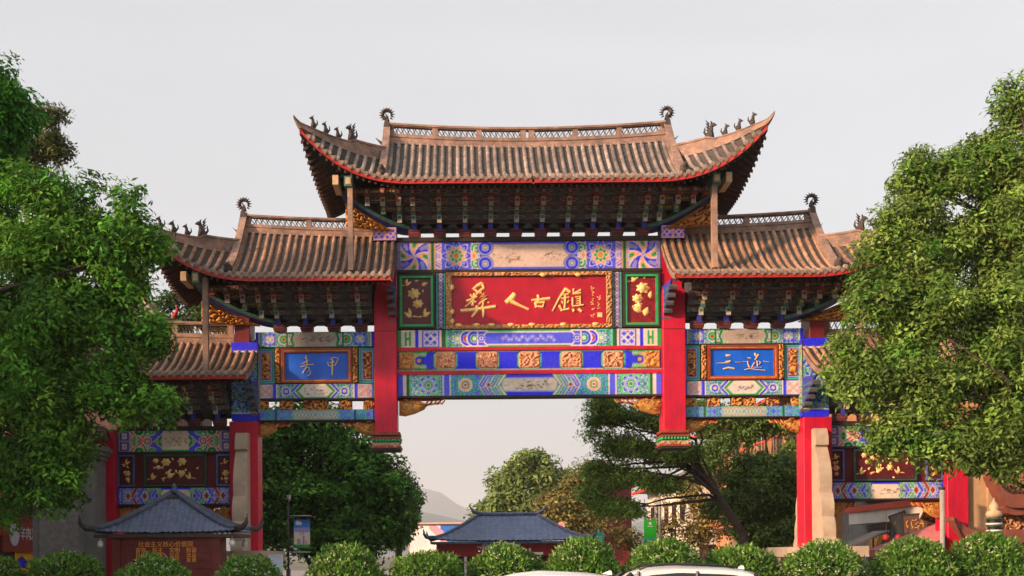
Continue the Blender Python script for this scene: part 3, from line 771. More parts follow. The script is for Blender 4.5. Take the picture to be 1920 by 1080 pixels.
# ---- beams and panels
def bar(name, x0, x1, z0, z1, y0, y1, mat): return MB().box(x0, x1, y0, y1, z0, z1).obj(name, mat, gate)
bar('top_rail', -3.81, 3.81, 11.02, 11.14, -.08, .42, 'dark')
XB = 3.80; WB = 2 * XB
# beam A
im = Img(WB, .8, 'pinkgrey')
im.rect(0, 9, 0, .07, 'mid'); im.rect(0, 9, .70, .8, 'blue'); im.rect(0, 9, .66, .70, 'light')
im.filigree(0, 2.62, 201, ('light', 'white', 'pink', 'blue'), 14); im.rect(0, .08, 0, .8, 'lav'); im.star(.50, .4, .40)
im.rect(.93, 1.0, 0, .8, 'tan'); im.rect(1.0, 1.07, 0, .8, 'dkgreen'); im.rect(1.07, 1.12, 0, .8, 'tan')
im.rosette(1.72, .4, .42); im.curl(2.28, .62, .16, 'green'); im.curl(2.28, .18, .16, 'green'); im.bands(im.dia(2.22, .4, .1, .2), [(0, 'white'), (-.02, 'pink'), (-.05, 'gold')])
for cz in (.17, .63): im.bands(im.circ(2.55, cz, .24), [(0, 'dark'), (-.02, 'light'), (-.06, 'blue'), (-.13, 'light'), (-.17, 'green'), (-.2, 'pink')])
im.mirror(); im.ink(2.9, 3.7, .1, .65, 3, 36); im.ink(4.1, 4.7, .2, .7, 4, 22); im.ink(4.8, 5.2, .15, .65, 5, 16); im.a *= .94
panel('painted_beam', gate, -XB, XB, 10.22, 11.02, 0, im, .42)
bar('dark_rail', -3.81, 3.81, 10.135, 10.22, -.03, .42, 'dark')
# beam B
im = Img(WB, .5, 'mid')
im.rect(0, 9, 0, .06, 'green'); im.rect(0, 9, .44, .5, 'lgreen'); im.rect(0, 9, .06, .08, 'white'); im.rect(0, 9, .42, .44, 'white')
im.rect(0, 2.2, 0, .5, 'cream'); im.rect(.0, .1, 0, .5, 'green'); im.rect(.12, .16, 0, .5, 'white')
for q in (.22, .34): im.rect(q, q + .05, .05, .45, 'green')
im.rect(.22, .39, .22, .28, 'green'); im.rect(.5, .62, 0, .5, 'blue'); im.rect(.47, .5, 0, .5, 'white'); im.rect(.62, .65, 0, .5, 'white')
im.rect(.72, 1.2, .02, .48, 'blue'); im.lattice(.74, 1.18, .04, .46, 1, 'mid', 'white'); im.bands(im.dia(.96, .25, .09, .09), [(0, 'white'), (-.02, 'blue')])
im.filigree(1.4, 2.45, 202, ('teal', 'white', 'green', 'blue'), 22); im.rect(1.28, 1.4, 0, .5, 'dkgreen'); im.rect(1.4, 1.45, 0, .5, 'lgreen'); im.rosette(1.72, .25, .2, 'white', 'lgreen', 'white', 'green')
for cx in (2.02, 2.22): im.bands(im.circ(cx, .25, .24), [(0, 'white'), (-.04, 'blue'), (-.1, 'light'), (-.13, 'red' if cx < 2.1 else 'green'), (-.18, 'white')])
im.bands(im.poly([(2.3, 0), (2.62, .02), (2.45, .25), (2.62, .48), (2.3, .5)]), [(0, 'white'), (-.04, 'mid'), (-.09, 'blue')]); im.curl(2.42, .25, .12, 'blue')
im.mirror()
for i in range(20):
    t = 3.05 + i * .077
    im.bands(im.circ(t, .25 + .06 * math.sin(i * 1.9), .055), [(0, 'light'), (-.018, 'mid'), (-.035, 'white' if i % 4 else 'gold')])
panel('painted_beam', gate, -XB, XB, 7.98, 8.48, -.02, im, .44)
bar('red_rail', -3.81, 3.81, 7.885, 7.98, -.05, .40, 'red'); bar('red_rail', -3.81, 3.81, 7.195, 7.30, -.05, .40, 'red')
bar('pale_rail', -3.81, 3.81, 7.30, 7.325, -.045, .38, 'bracket_line')
# strip C: blue boards between carved medallions
im = Img(WB, .56, 'blue'); im.rect(0, 9, 0, .03, 'tan'); im.rect(0, 9, .53, .56, 'tan')
pts = [(0, 0), (1.05, 0), (.72, .14), (.62, .28), (.72, .42), (1.05, .56), (0, .56)]
im.bands(im.poly(pts), [(0, 'dark'), (-.02, 'green'), (-.07, 'tan')]); im.bands(im.circ(.62, .28, .12), [(0, 'dark'), (-.02, 'blue'), (-.06, 'gold')]); im.curl(.75, .46, .08, 'green'); im.curl(.75, .10, .08, 'green')
im.mirror()
for i in range(5):
    cx = XB + (i - 2) * 1.21
    sdv = np.maximum(im.box(cx, .28, .36, .29), (abs(im.X - cx) + abs(im.Z - .28) - .54) * .7)
    im.bands(sdv, [(0, 'dark'), (-.015, 'teal'), (-.045, 'tan')])
strip = panel('painted_beam', gate, -XB, XB, 7.325, 7.885, .0, im, .40)
for i in range(5): carved('carved_medallion', strip, (i - 2) * 1.21 - .29, (i - 2) * 1.21 + .29, 7.385, 7.825, -.005, 60 + i, 'pink', 'brown', .02, .05, 20, .02, mid='gold')
for s_ in (-1, 1): a, c = sorted((s_ * 3.77, s_ * 3.33)); carved('carved_medallion', strip, a, c, 7.37, 7.84, -.005, 70 + s_, 'gold', 'brown', .02, .04, 20, .02)
# beam D
im = Img(WB, .6, 'cream'); im.rect(0, 9, 0, .09, 'blue'); im.rect(0, 9, .09, .13, 'light'); im.rect(0, 9, .52, .6, 'mid'); im.rect(0, 9, .48, .52, 'light')
im.rect(0, 2.3, 0, .6, 'cream'); im.rect(0, .16, 0, .6, 'mid'); im.rect(.16, .2, 0, .6, 'white'); im.rect(.26, .33, 0, .6, 'dkgreen'); im.rect(.33, .38, 0, .6, 'lgreen')
im.filigree(.4, 1.3, 204, ('teal', 'white', 'green', 'mid'), 22); im.rosette(.88, .3, .28, 'green', 'light', 'lgreen', 'lgreen'); im.rect(1.32, 1.5, 0, .6, 'mid'); im.rect(1.29, 1.32, 0, .6, 'white'); im.rect(1.5, 1.53, 0, .6, 'white')
im.filigree(1.54, 3.0, 203, ('teal', 'light', 'green', 'mid'), 20); im.bands(im.circ(1.95, .3, .2), [(0, 'white'), (-.03, 'pink'), (-.09, 'green'), (-.13, 'white'), (-.16, 'red')])
for q, c in ((2.42, 'purple'), (2.72, 'green')):
    im.bands(im.seg((q + .18, 0), (q, .3), .09), [(0, 'white'), (-.025, c), (-.06, 'light')]); im.bands(im.seg((q + .18, .6), (q, .3), .09), [(0, 'white'), (-.025, c), (-.06, 'light')])
im.bands(im.circ(2.62, .3, .07), [(0, 'white'), (-.02, 'red')])
for z in (.06, .54): im.curl(2.98, z, .1, 'green'); im.curl(2.66, z, .08, 'blue')
im.bands(im.seg((3.1, 0), (2.9, .3), .05), [(0, 'green'), (-.02, 'white')]); im.bands(im.seg((3.1, .6), (2.9, .3), .05), [(0, 'green'), (-.02, 'white')])
im.mirror(); im.ink(3.3, 4.3, .1, .5, 8, 40); im.ink(4.0, 4.6, .12, .5, 9, 16)
panel('painted_beam', gate, -XB, XB, 6.59, 7.195, -.02, im, .44)
bar('bottom_rail', -3.81, 3.81, 6.53, 6.59, -.03, .42, 'dark')

# main plaque
def frame(name, x0, x1, z0, z1, y, w, d, mat, parent):
    b = MB()
    b.prism([(x0, z0), (x1, z0), (x1 - w, z0 + w), (x0 + w, z0 + w)], y - d, y); b.prism([(x0, z1), (x1, z1), (x1 - w, z1 - w), (x0 + w, z1 - w)], y - d, y)
    b.prism([(x0, z0), (x0 + w, z0 + w), (x0 + w, z1 - w), (x0, z1)], y - d, y); b.prism([(x1, z0), (x1 - w, z0 + w), (x1 - w, z1 - w), (x1, z1)], y - d, y)
    return b.obj(name, mat, parent)
ZP0, ZP1 = 8.49, 10.13
bar('backing_board', -3.80, 3.80, ZP0, ZP1, .10, .40, 'red_dark')
plq = MB().box(-2.22, 2.22, .02, .10, 8.60, 10.06).obj('name_plaque', 'plaque_red', gate)
plq['label'] = 'red plaque lettered in gold brushwork'
for k, (a, b_, c, d_) in enumerate(((-2.40, 2.40, 8.50, 8.62), (-2.40, 2.40, 10.02, 10.13), (-2.40, -2.22, 8.62, 10.02), (2.22, 2.40, 8.62, 10.02))):
    carved('plaque_border', plq, a, b_, c, d_, -.05, 80 + k, 'gold', 'brown', .14, .06, 24, .02, mid='grey')
b = MB()
for k in range(9):
    x = -2.0 + .5 * k + random.uniform(-.1, .1); z = random.choice((8.60, 10.03)); b.puff([(x + .10 * math.cos(a) * (1 + .3 * math.sin(3 * a)), z + .06 * math.sin(a)) for a in np.linspace(0, 6.28, 9)[:-1]], -.09, .05)
for z in (8.72, 9.0, 9.7): b.puff([(-2.22 + .07 * math.cos(a), z + .09 * math.sin(a)) for a in np.linspace(0, 6.28, 8)[:-1]], -.06, .05)
b.obj('border_flowers', 'gold', plq)
def zoomed(ox, oy, sc, pts, cx):
    r = []
    for x, y in pts:
        p = P(ox + x / sc, oy + y / sc, 0); r.append((p.x - CX, p.z))
    return r
def smooth_path(pts, w):
    n = len(pts)
    if n < 3: return [pts[0], tuple((a + b) / 2 for a, b in zip(*pts)), pts[1]], ([w[0], (w[0] + w[-1]) / 2, w[-1]] if hasattr(w, '__len__') else w)
    return pts, (w if not hasattr(w, '__len__') else list(np.interp(np.linspace(0, 1, n), np.linspace(0, 1, len(w)), w)))
def character(name, parent, ox, oy, sc, strokes, y, h=.035, mat='gold'):
    b = MB(); k = 1 / sc / 65
    for i, (pts, w) in enumerate(strokes):
        q = zoomed(ox, oy, sc, pts, 0); q, w = smooth_path(q, w)
        b.brush(q, [a * k for a in w] if hasattr(w, '__len__') else w * k, y - .0007 * i, h)
    return b.obj(name, mat, parent)
S1 = (850, 510, 6.4)
character('lettering', plq, *S1, [
    ([(345, 130), (290, 160), (240, 200), (300, 240), (365, 190), (345, 130)], 20), ([(262, 205), (290, 250), (340, 245)], 16),
    ([(255, 255), (240, 330), (230, 405)], 17), ([(155, 345), (235, 318), (285, 292)], 14), ([(200, 268), (232, 302)], 12), ([(285, 262), (252, 308)], 12),
    ([(228, 345), (190, 380), (142, 415)], [16, 8]), ([(240, 345), (275, 362)], 12),
    ([(370, 258), (320, 300), (400, 280), (330, 335), (410, 315), (315, 372)], 13), ([(360, 345), (356, 400)], 13), ([(300, 388), (325, 380)], 10), ([(410, 360), (430, 368)], 10),
    ([(85, 465), (250, 448), (400, 430), (508, 412)], 21), ([(285, 405), (280, 470), (220, 542)], [20, 20, 14]), ([(352, 400), (362, 480), (356, 548)], [18, 18, 12])], .02)
character('lettering', plq, *S1, [([(740, 258), (695, 320), (630, 368)], [30, 38, 26]), ([(690, 345), (800, 400), (905, 447)], [28, 16, 14])], .02)
character('lettering', plq, *S1, [([(935, 338), (1040, 328), (1162, 315)], [14, 18, 20]), ([(1015, 272), (1028, 335), (985, 372)], [16, 20, 14]), ([(985, 360), (996, 425)], 16), ([(990, 368), (1092, 362), (1072, 418), (1000, 412)], 17)], .02)
character('lettering', plq, *S1, [([(1352, 195), (1272, 310), (1190, 470)], [20, 12, 10]), ([(1350, 198), (1405, 240)], 18), ([(1300, 272), (1382, 264)], 12), ([(1292, 318), (1392, 300)], 12), ([(1345, 268), (1336, 440)], 13),
    ([(1300, 345), (1315, 375)], 10), ([(1385, 340), (1370, 372)], 10), ([(1272, 395), (1300, 460), (1392, 440)], 16),
    ([(1445, 200), (1440, 258), (1532, 213)], 15), ([(1432, 262), (1532, 250)], 14), ([(1432, 305), (1432, 400)], 12), ([(1465, 302), (1522, 290), (1522, 392)], 12),
    ([(1475, 322), (1515, 316)], 8), ([(1475, 350), (1515, 344)], 8), ([(1475, 376), (1515, 370)], 8), ([(1425, 412), (1562, 394)], 12), ([(1432, 440), (1450, 470)], 17), ([(1500, 440), (1540, 472)], 17)], .02)
b = MB(); g = np.random.default_rng(5)
for x0, ys in ((1665, (185, 215, 265, 320, 345, 385, 435, 515, 535)), (1742, (300, 320, 375, 395, 430))):
    for yv in ys:
        for k in range(3):
            x, y = x0 + g.uniform(-18, 14), yv + g.uniform(-12, 12); q = zoomed(*S1, [(x, y), (x + g.uniform(8, 26), y + g.uniform(-14, 14))], 0); q, w = smooth_path(q, 5.)
            b.brush(q, w / 6.4 / 65, .02, .015)
b.obj('inscription', 'gold', plq)
q = zoomed(*S1, [(1730, 485), (1787, 485), (1787, 542), (1730, 542)], 0); MB().prism(q, .0, .02).obj('seal', 'gold', plq)

# gold relief on dark lacquer
def flower(pn, x, z, r, y, n=7):
    b = MB(); b.puff([(x + r * (.86 + .14 * math.cos(n * a)) * math.cos(a), z + r * .85 * (.86 + .14 * math.cos(n * a)) * math.sin(a)) for a in np.linspace(0, 2 * math.pi, n * 4 + 1)[:-1]], y, .045)
    b.puff([(x + r * .55 * (.85 + .15 * math.cos(5 * a)) * math.cos(a), z + r * .5 * (.85 + .15 * math.cos(5 * a)) * math.sin(a)) for a in np.linspace(0, 6.283, 21)[:-1]], y - .03, .04)
    b.obj('gilt_flower', 'gold', pn)
def leaf_into(b, x, z, l, t, y, w=.35):
    c, s_ = math.cos(t), math.sin(t); b.puff([(x + l * (a * c - k * s_), z + l * (a * s_ + k * c)) for a, k in ((0, 0), (.3, w), (.65, w * .8), (1, 0), (.6, -w * .6), (.25, -w * .7))], y, .035)
def leaf(pn, x, z, l, t, y, w=.35):
    b = MB(); leaf_into(b, x, z, l, t, y, w); b.obj('gilt_leaf', 'gold', pn)
def bird(pn, x, z, l, f, y):
    b = MB()
    leaf_into(b, x, z, l, .5 if f > 0 else math.pi - .5, y, .3); leaf_into(b, x + f * l * .1, z + l * .15, l * .9, 1.3 if f > 0 else math.pi - 1.3, y - .01, .25)
    leaf_into(b, x, z + .02, l * .8, math.pi + .2 if f > 0 else -.2, y, .15); b.puff([(x + f * l * .75 + l * .14 * math.cos(a), z + l * .45 + l * .12 * math.sin(a)) for a in np.linspace(0, 6.283, 8)[:-1]], y - .01, .04)
    b.obj('gilt_bird', 'gold', pn)
def stems(pn, seed, x0, x1, z0, z1, y, n):
    g = np.random.default_rng(seed); b = MB()
    for i in range(n):
        x, z = g.uniform(x0, x1), g.uniform(z0, z1); pts = [(x, z)]; t = g.uniform(0, 6.28)
        for k in range(4): t += g.normal(0, .5); pts.append((np.clip(pts[-1][0] + .07 * math.cos(t), x0, x1), np.clip(pts[-1][1] + .07 * math.sin(t), z0, z1)))
        b.brush(pts, .008, y, .012)
    b.obj('engraved_stems', 'lacquer_line', pn, kind='stuff')
M('lacquer', (.095, .010, .018), .4, .3, 5, .1, 20, spec=.4); M('lacquer_sunlit', (.22, .006, .014), .4, .3, 5, .2, 20, spec=.4); M('lacquer_line', (.16, .012, .02), .45, .3, 6)
for s_ in (-1, 1):
    a, c = sorted((s_ * 3.78, s_ * 2.70)); lac = 'lacquer' if s_ < 0 else 'lacquer_sunlit'  # right panel gets a brighter red: sunlight put into its colour
    pn = MB().box(a, c, .03, .10, 8.52, 10.11).obj('relief_panel', lac, gate)
    frame('panel_frame', a, c, 8.52, 10.11, .03, .06, .10, 'dark', pn); frame('panel_frame', a + .06, c - .06, 8.58, 10.05, .03, .065, .08, 'green_frame', pn)
    b = pn; x = a + .54; stems(b, 8 + s_, a + .16, c - .16, 8.72, 9.9, .03, 30)
    if s_ < 0:
        flower(b, x - .08, 9.55, .20, .03); flower(b, x + .03, 9.26, .17, .03); bird(b, x - .33, 9.78, .22, 1, .03); leaf(b, x + .14, 9.78, .2, .4, .03); leaf(b, x - .05, 9.9, .12, .2, .03); leaf(b, x + .17, 9.58, .1, 1.2, .03)
        bird(b, x - .14, 8.88, .26, -1, .03); bird(b, x + .18, 8.88, .26, 1, .03)
    else:
        flower(b, x + .05, 9.66, .21, .03); flower(b, x - .10, 9.36, .17, .03); bird(b, x - .28, 9.85, .24, 1, .03); leaf(b, x + .1, 9.92, .14, 1.5, .03); leaf(b, x + .26, 9.36, .22, 1.4, .03)
        bird(b, x + .02, 8.98, .32, -1, .03); leaf(b, x - .2, 9.05, .3, .6, .03); leaf(b, x + .1, 8.85, .3, 1.2, .03)
    a, c = sorted((s_ * 2.67, s_ * 2.42)); im = Img(.25, 1.6, 'teal'); im.rect(.03, .22, 0, 2, 'dark' if s_ < 0 else 'dkred')  # left strip ground darker than the right: shade put into the colour
    for i in range(8):
        z = .1 + .2 * i; im.bands(im.seg((.06, z - .07), (.19, z + .07), .018), [(0, 'lav')]); im.bands(im.seg((.19, z - .07), (.06, z + .07), .018), [(0, 'lav')]); im.bands(im.circ(.125, z + .1, .035), [(0, 'white'), (-.015, 'red')])
    panel('patterned_strip', gate, a, c, 8.51, 10.12, .0, im, .1)

# gilt openwork corner brackets (queti)
def queti(x0, x1, z0, z1, flip, name='spandrel_bracket', y=.1):
    b = MB(); w = x1 - x0; h = z1 - z0; fx = (lambda q: x1 - q * w) if flip else (lambda q: x0 + q * w); fz = lambda q: z1 - q * h
    body = [(.02, .12), (.02, .95), (.16, 1.0), (.38, .85), (.58, .62), (.66, .35), (.5, .16)]
    b.puff([(fx(a), fz(c)) for a, c in body], y, .10, 0, .6); b.prism([(fx(a), fz(c)) for a, c in body], y, y + .08, 'y', 0)
    b.prism([(fx(a), fz(c)) for a, c in ((0, 0), (1, 0), (1, .1), (.7, .14), (0, .12))], y + .02, y + .1, 'y', 1)
    g = np.random.default_rng(int(abs(x0) * 100))
    for k in range(16):
        t = g.uniform(.02, .62); q = g.uniform(.2, .85 - .5 * t); th = np.linspace(0, 5, 8); r0 = g.uniform(.05, .11)
        b.tube([(fx(t) + r0 * (1 - i / 9) * math.cos(a + k), y - .09 + .004 * i, fz(q) + r0 * (1 - i / 9) * math.sin(a + k)) for i, a in enumerate(th)], .018, 4, 0)
    for k in range(5):
        t = .62 + .09 * k; b.tube([(fx(t - .1), y, fz(.5 - .07 * k)), (fx(t), y - .03, fz(.32)), (fx(t + .06), y, fz(.12))], [.03, .035, .02], 5, 1 if k % 2 else 0)
    return b.obj(name, ['gold_dull', 'frame_red'], gate, True)
queti(-3.80, -2.5, 6.02, 6.53, False); queti(2.5, 3.80, 6.02, 6.53, True)

# side bays with the blue plaques
for m in (-1, 1):
    xa, xb = sorted((m * 4.46, m * 7.90)); w = xb - xa; xc = m * 6.14
    im = Img(w, .43, 'grey'); im.rect(0, 1.1, 0, .43, 'mid'); im.rect(0, .1, 0, .5, 'blue'); im.rect(.1, .13, 0, .5, 'white'); im.filigree(.14, 1.1, 205 + m, ('teal', 'white', 'green', 'blue'), 24); im.rosette(.42, .215, .17, 'white', 'light', 'white', 'mid')
    im.bands(im.circ(.82, .215, .16), [(0, 'white'), (-.03, 'green'), (-.08, 'lgreen'), (-.11, 'red')])
    im.bands(im.poly([(.9, 0), (1.28, 0), (1.1, .1), (1.05, .215), (1.1, .33), (1.28, .43), (.9, .43)]), [(0, 'dkgreen'), (-.03, 'green'), (-.06, 'white'), (-.08, 'blue')])
    im.curl(1.2, .05, .07, 'green'); im.curl(1.2, .38, .07, 'green'); im.mirror(); im.ink(1.5, 2.4, .05, .4, 20 + m, 22); im.ink(1.2, 2.2, .08, .4, 24 + m, 16)
    panel('painted_beam', gate, xa, xb, 8.03, 8.46, 0, im, .38)
    bar('dark_rail', xa, xb, 7.995, 8.03, -.02, .38, 'dark')
    bar('backing_board', xa, xb, 6.97, 7.995, .10, .36, 'red_dark')
    pl = MB().box(xc - .98, xc + .98, .03, .1, 7.02, 7.96).obj('name_plaque', 'plaque_blue', gate); pl['label'] = 'blue plaque with gold brushed characters'
    frame('plaque_frame', xc - 1.02, xc + 1.02, 6.98, 7.98, .03, .05, .10, 'frame_red', pl); frame('plaque_frame', xc - .97, xc + .97, 7.03, 7.93, .03, .035, .08, 'gold_dull', pl); frame('plaque_frame', xc - .935, xc + .935, 7.065, 7.895, .03, .03, .06, 'frame_red', pl)
    for s_ in (-1, 1):
        a, c = sorted((xc + s_ * 1.04, xc + s_ * 1.19)); carved('carved_post', gate, a, c, 6.98, 7.99, -.04, 90 + s_ + 3 * m, 'gold', 'dkred', .14, .06, 22, .02)
        a, c = sorted((xc + s_ * 1.22, xc + s_ * 1.70)); im = Img(.48, 1.0, 'teal'); im.rect(.05, .43, .05, .95, 'dkgreen'); im.rect(.08, .40, .08, .92, 'light'); im.rect(.11, .37, .11, .89, 'dkred')
        pn = panel('relief_panel', gate, a, c, 6.98, 7.99, .02, im, .1); carved('carved_relief', pn, a + .12, c - .12, 7.10, 7.87, .01, 95 + s_ + 5 * m, 'gold', 'dkred', .02, .06, 17, .02)
    im = Img(w, .41, 'white'); im.rect(0, 1.2, 0, .5, 'mid'); im.rect(0, .06, 0, .5, 'green'); im.lattice(.09, .50, .02, .39, 2, 'lav', 'white'); im.bands(im.seg((.12, .04), (.47, .37), .03), [(0, 'pink')]); im.bands(im.seg((.47, .04), (.12, .37), .03), [(0, 'pink')])
    im.rect(.53, .60, 0, .5, 'blue'); im.rect(.60, .63, 0, .5, 'white'); im.filigree(.64, 1.25, 208 + m, ('teal', 'white', 'green', 'blue'), 24); im.bands(im.circ(.88, .2, .13), [(0, 'white'), (-.03, 'blue'), (-.08, 'white'), (-.11, 'green')])
    for q, cc in ((1.05, 'blue'), (1.18, 'green')):
        for z in (0, .41): im.bands(im.seg((q + .2, z), (q, .205), .045), [(0, 'white'), (-.015, cc)])
    im.rect(1.3, 9, 0, .035, 'green'); im.mirror(); im.ink(1.4, 2.2, .08, .38, 30 + m, 24)
    panel('painted_beam', gate, xa, xb, 6.545, 6.955, -.02, im, .40); bar('dark_rail', xa, xb, 6.50, 6.545, -.03, .38, 'dark')
    for k, (q, ww) in enumerate(((.18, .17), (.86, .19), (1.72, .36), (2.58, .19), (3.26, .17))): carved('openwork_panel', gate, xa + q - ww, xa + q + ww, 6.215, 6.50, .08, 110 + k + 7 * m, 'gold', 'dkred', .1, .06, 18, .02)
    im = Img(w, .29, 'lgreen'); im.rect(.1, 3.34, .02, .27, 'grey'); im.filigree(.1, 1.1, 211 + m, ('teal', 'light', 'mid', 'green'), 26); im.rect(.55, .62, 0, .5, 'dkgreen'); 
    for i in range(14): im.bands(im.dia(1.1 + .1 * i, .145, .06, .1), [(0, 'white'), (-.012, 'lgreen'), (-.03, 'lav')])
    im.mirror(); im.rect(0, .07, 0, .5, 'blue'); im.rect(3.37, 3.5, 0, .5, 'blue')
    panel('painted_beam', gate, xa, xb, 5.925, 6.215, -.01, im, .38); bar('dark_rail', xa, xb, 5.89, 5.925, -.02, .38, 'dark')
    queti(xa, xa + .95, 5.45, 5.89, False); queti(xb - .95, xb, 5.45, 5.89, True)
    if m < 0:
        Z2 = (530, 645, 14.2)
        character('lettering', pl, *Z2, [([(645, 305), (600, 360), (655, 385)], [18, 22, 14]), ([(640, 375), (640, 480)], 13), ([(695, 425), (600, 480), (515, 535)], 15), ([(650, 460), (640, 560)], 14), ([(475, 615), (640, 560), (825, 540)], [10, 16, 18]),
            ([(640, 600), (585, 690), (525, 772)], 17), ([(660, 610), (710, 640), (690, 700), (740, 720), (735, 790), (660, 860)], 15)], .03, .03)
        character('lettering', pl, *Z2, [([(1255, 400), (1360, 350), (1475, 375), (1440, 480), (1380, 575)], 15), ([(1190, 475), (1220, 570), (1300, 597)], 14), ([(1255, 490), (1385, 468)], 14), ([(1325, 400), (1322, 600), (1318, 825)], [18, 24, 16])], .03, .03)
    else:
        Z2 = (1330, 640, 14.2)
        character('lettering', pl, *Z2, [([(435, 380), (500, 372), (570, 365)], [30, 36, 20]), ([(190, 578), (430, 572)], [8, 18]), ([(440, 560), (500, 545), (570, 520)], [30, 38, 22]), ([(370, 738), (520, 695), (675, 722)], [24, 26, 22])], .03, .03)
        character('lettering', pl, *Z2, [([(1020, 430), (1112, 448)], 17), ([(1030, 520), (1030, 600), (1072, 685)], 14), ([(1220, 305), (1235, 350), (1255, 400)], [20, 34, 14]), ([(1312, 345), (1270, 420), (1215, 492)], [24, 17, 14]), ([(1270, 500), (1288, 660)], 12), ([(1210, 560), (1130, 695)], 13),
            ([(1325, 520), (1372, 560), (1330, 612)], 14), ([(940, 757), (1080, 722), (1250, 750), (1492, 770)], [14, 20, 17, 15]), ([(690, 552), (850, 556)], 8), ([(885, 542), (1000, 540)], 10), ([(1445, 528), (1605, 556)], [16, 8]), ([(1160, 692), (1395, 690)], 11)], .03, .03)

# outer bays
for m in (-1, 1):
    xa, xb = sorted((m * 8.56, m * 11.90)); w = xb - xa; xc = (xa + xb) / 2
    bar('dark_rail', xa, xb, 5.64, 5.76, -.06, .36, 'dark')
    im = Img(w, .6, 'cream'); im.rect(0, .04, 0, .6, 'dkgreen'); im.rect(.04, .36, 0, .6, 'lav')
    for zz in (.06, .36):
        for q in range(3): im.bands(im.box(.2, zz + .09, .13 - .05 * q, .13 - .05 * q), [(0, 'purple' if q % 2 == 0 else 'white')])
    im.filigree(.42, 1.28, 214 + m, ('green', 'white', 'dkgreen', 'lgreen'), 18); im.rect(.36, .42, 0, .6, 'tan')
    for z0 in (0, .6):
        im.bands(im.seg((.42, z0), (.82, .3), .09), [(0, 'white'), (-.02, 'red'), (-.06, 'pink')]); im.bands(im.circ(.62, z0, .17), [(0, 'white'), (-.03, 'green'), (-.07, 'dkgreen'), (-.12, 'lgreen')])
        im.bands(im.seg((.9, .3), (1.24, z0), .10), [(0, 'white'), (-.02, 'blue'), (-.06, 'mid')]); im.bands(im.circ(.98, z0, .14), [(0, 'white'), (-.03, 'green'), (-.07, 'lgreen')])
    im.bands(im.circ(.87, .3, .13), [(0, 'white'), (-.03, 'red'), (-.07, 'white'), (-.1, 'red')]); im.rect(1.25, 9, 0, .05, 'green'); im.mirror(); im.ink(1.3, 2.2, .1, .5, 50 + m, 40, 'brown')
    panel('painted_beam', gate, xa, xb, 5.04, 5.64, 0, im, .36); bar('dark_rail', xa, xb, 4.98, 5.04, -.03, .36, 'dark')
    bar('backing_board', xa, xb, 4.0, 4.98, .08, .34, 'red_dark')
    for (ca, hw, fm) in ((xc, .90, 'green_dk'), (xc - 1.42, .24, 'blue_frame'), (xc + 1.42, .24, 'blue_frame')):
        if fm == 'green_dk': M('green_dk', (.03, .085, .05), .55, .3, 5)
        pn = MB().box(ca - hw, ca + hw, .02, .08, 4.04, 4.95).obj('relief_panel', 'lacquer', gate)
        frame('panel_frame', ca - hw, ca + hw, 4.04, 4.95, .02, .045, .07, fm, pn); frame('panel_frame', ca - hw + .05, ca + hw - .05, 4.09, 4.90, .02, .02, .05, 'dark', pn)
        b = pn
        if hw > .5:
            stems(b, 60 + m, ca - .8, ca + .8, 4.14, 4.86, .02, 26)
            for (dx, dz, r) in ((-.28, .70, .15), (-.58, .74, .10), (.18, .72, .14), (.16, .38, .12), (-.5, .55, .08)): flower(b, ca + dx, 4.04 + dz, r, .02, 6)
            bird(b, ca - .72, 4.24, .2, 1, .02); bird(b, ca - .25, 4.28, .26, 1, .02); bird(b, ca + .45, 4.26, .2, -1, .02)
            for k in range(12): leaf(b, ca + random.uniform(-.75, .75), 4.04 + random.uniform(.12, .8), .11, random.uniform(0, 6.28), .02)
        else:
            stems(b, 64 + m, ca - .17, ca + .17, 4.16, 4.84, .02, 10); bird(b, ca - .04, 4.68, .17, 1, .02); flower(b, ca + .02, 4.42, .11, .02, 6); flower(b, ca + .03, 4.25, .08, .02, 6)
            for k in range(4): leaf(b, ca + random.uniform(-.1, .1), 4.16 + random.uniform(0, .5), .1, random.uniform(0, 6.28), .02)
    im = Img(w, .46, 'cream'); im.rect(0, .05, 0, .5, 'blue'); im.filigree(.05, 1.25, 217 + m, ('mid', 'white', 'green', 'blue'), 20)
    for k in range(5):
        x = .2 + .2 * k
        for z in (0, .46): im.bands(im.seg((x, .23), (x + .14, z), .055), [(0, 'white'), (-.015, ['blue', 'dkred', 'blue', 'green', 'blue'][k]), (-.035, ['light', 'red', 'mid', 'lgreen', 'mid'][k])])
    for x in (.3, .78): im.bands(im.dia(x, .23, .1, .17), [(0, 'white'), (-.03, 'dkred'), (-.06, 'red')])
    im.curl(1.2, .38, .1, 'green'); im.curl(1.2, .08, .1, 'green'); im.mirror(); im.rect(1.25, w - 1.25, .42, .5, 'blue'); im.ink(1.4, 2.2, .05, .4, 55 + m, 30)
    panel('painted_beam', gate, xa, xb, 3.53, 3.99, -.02, im, .36); bar('dark_rail', xa, xb, 3.48, 3.53, -.03, .34, 'dark')
    queti(xa, xa + .85, 2.95, 3.48, False); queti(xb - .85, xb, 2.95, 3.48, True)

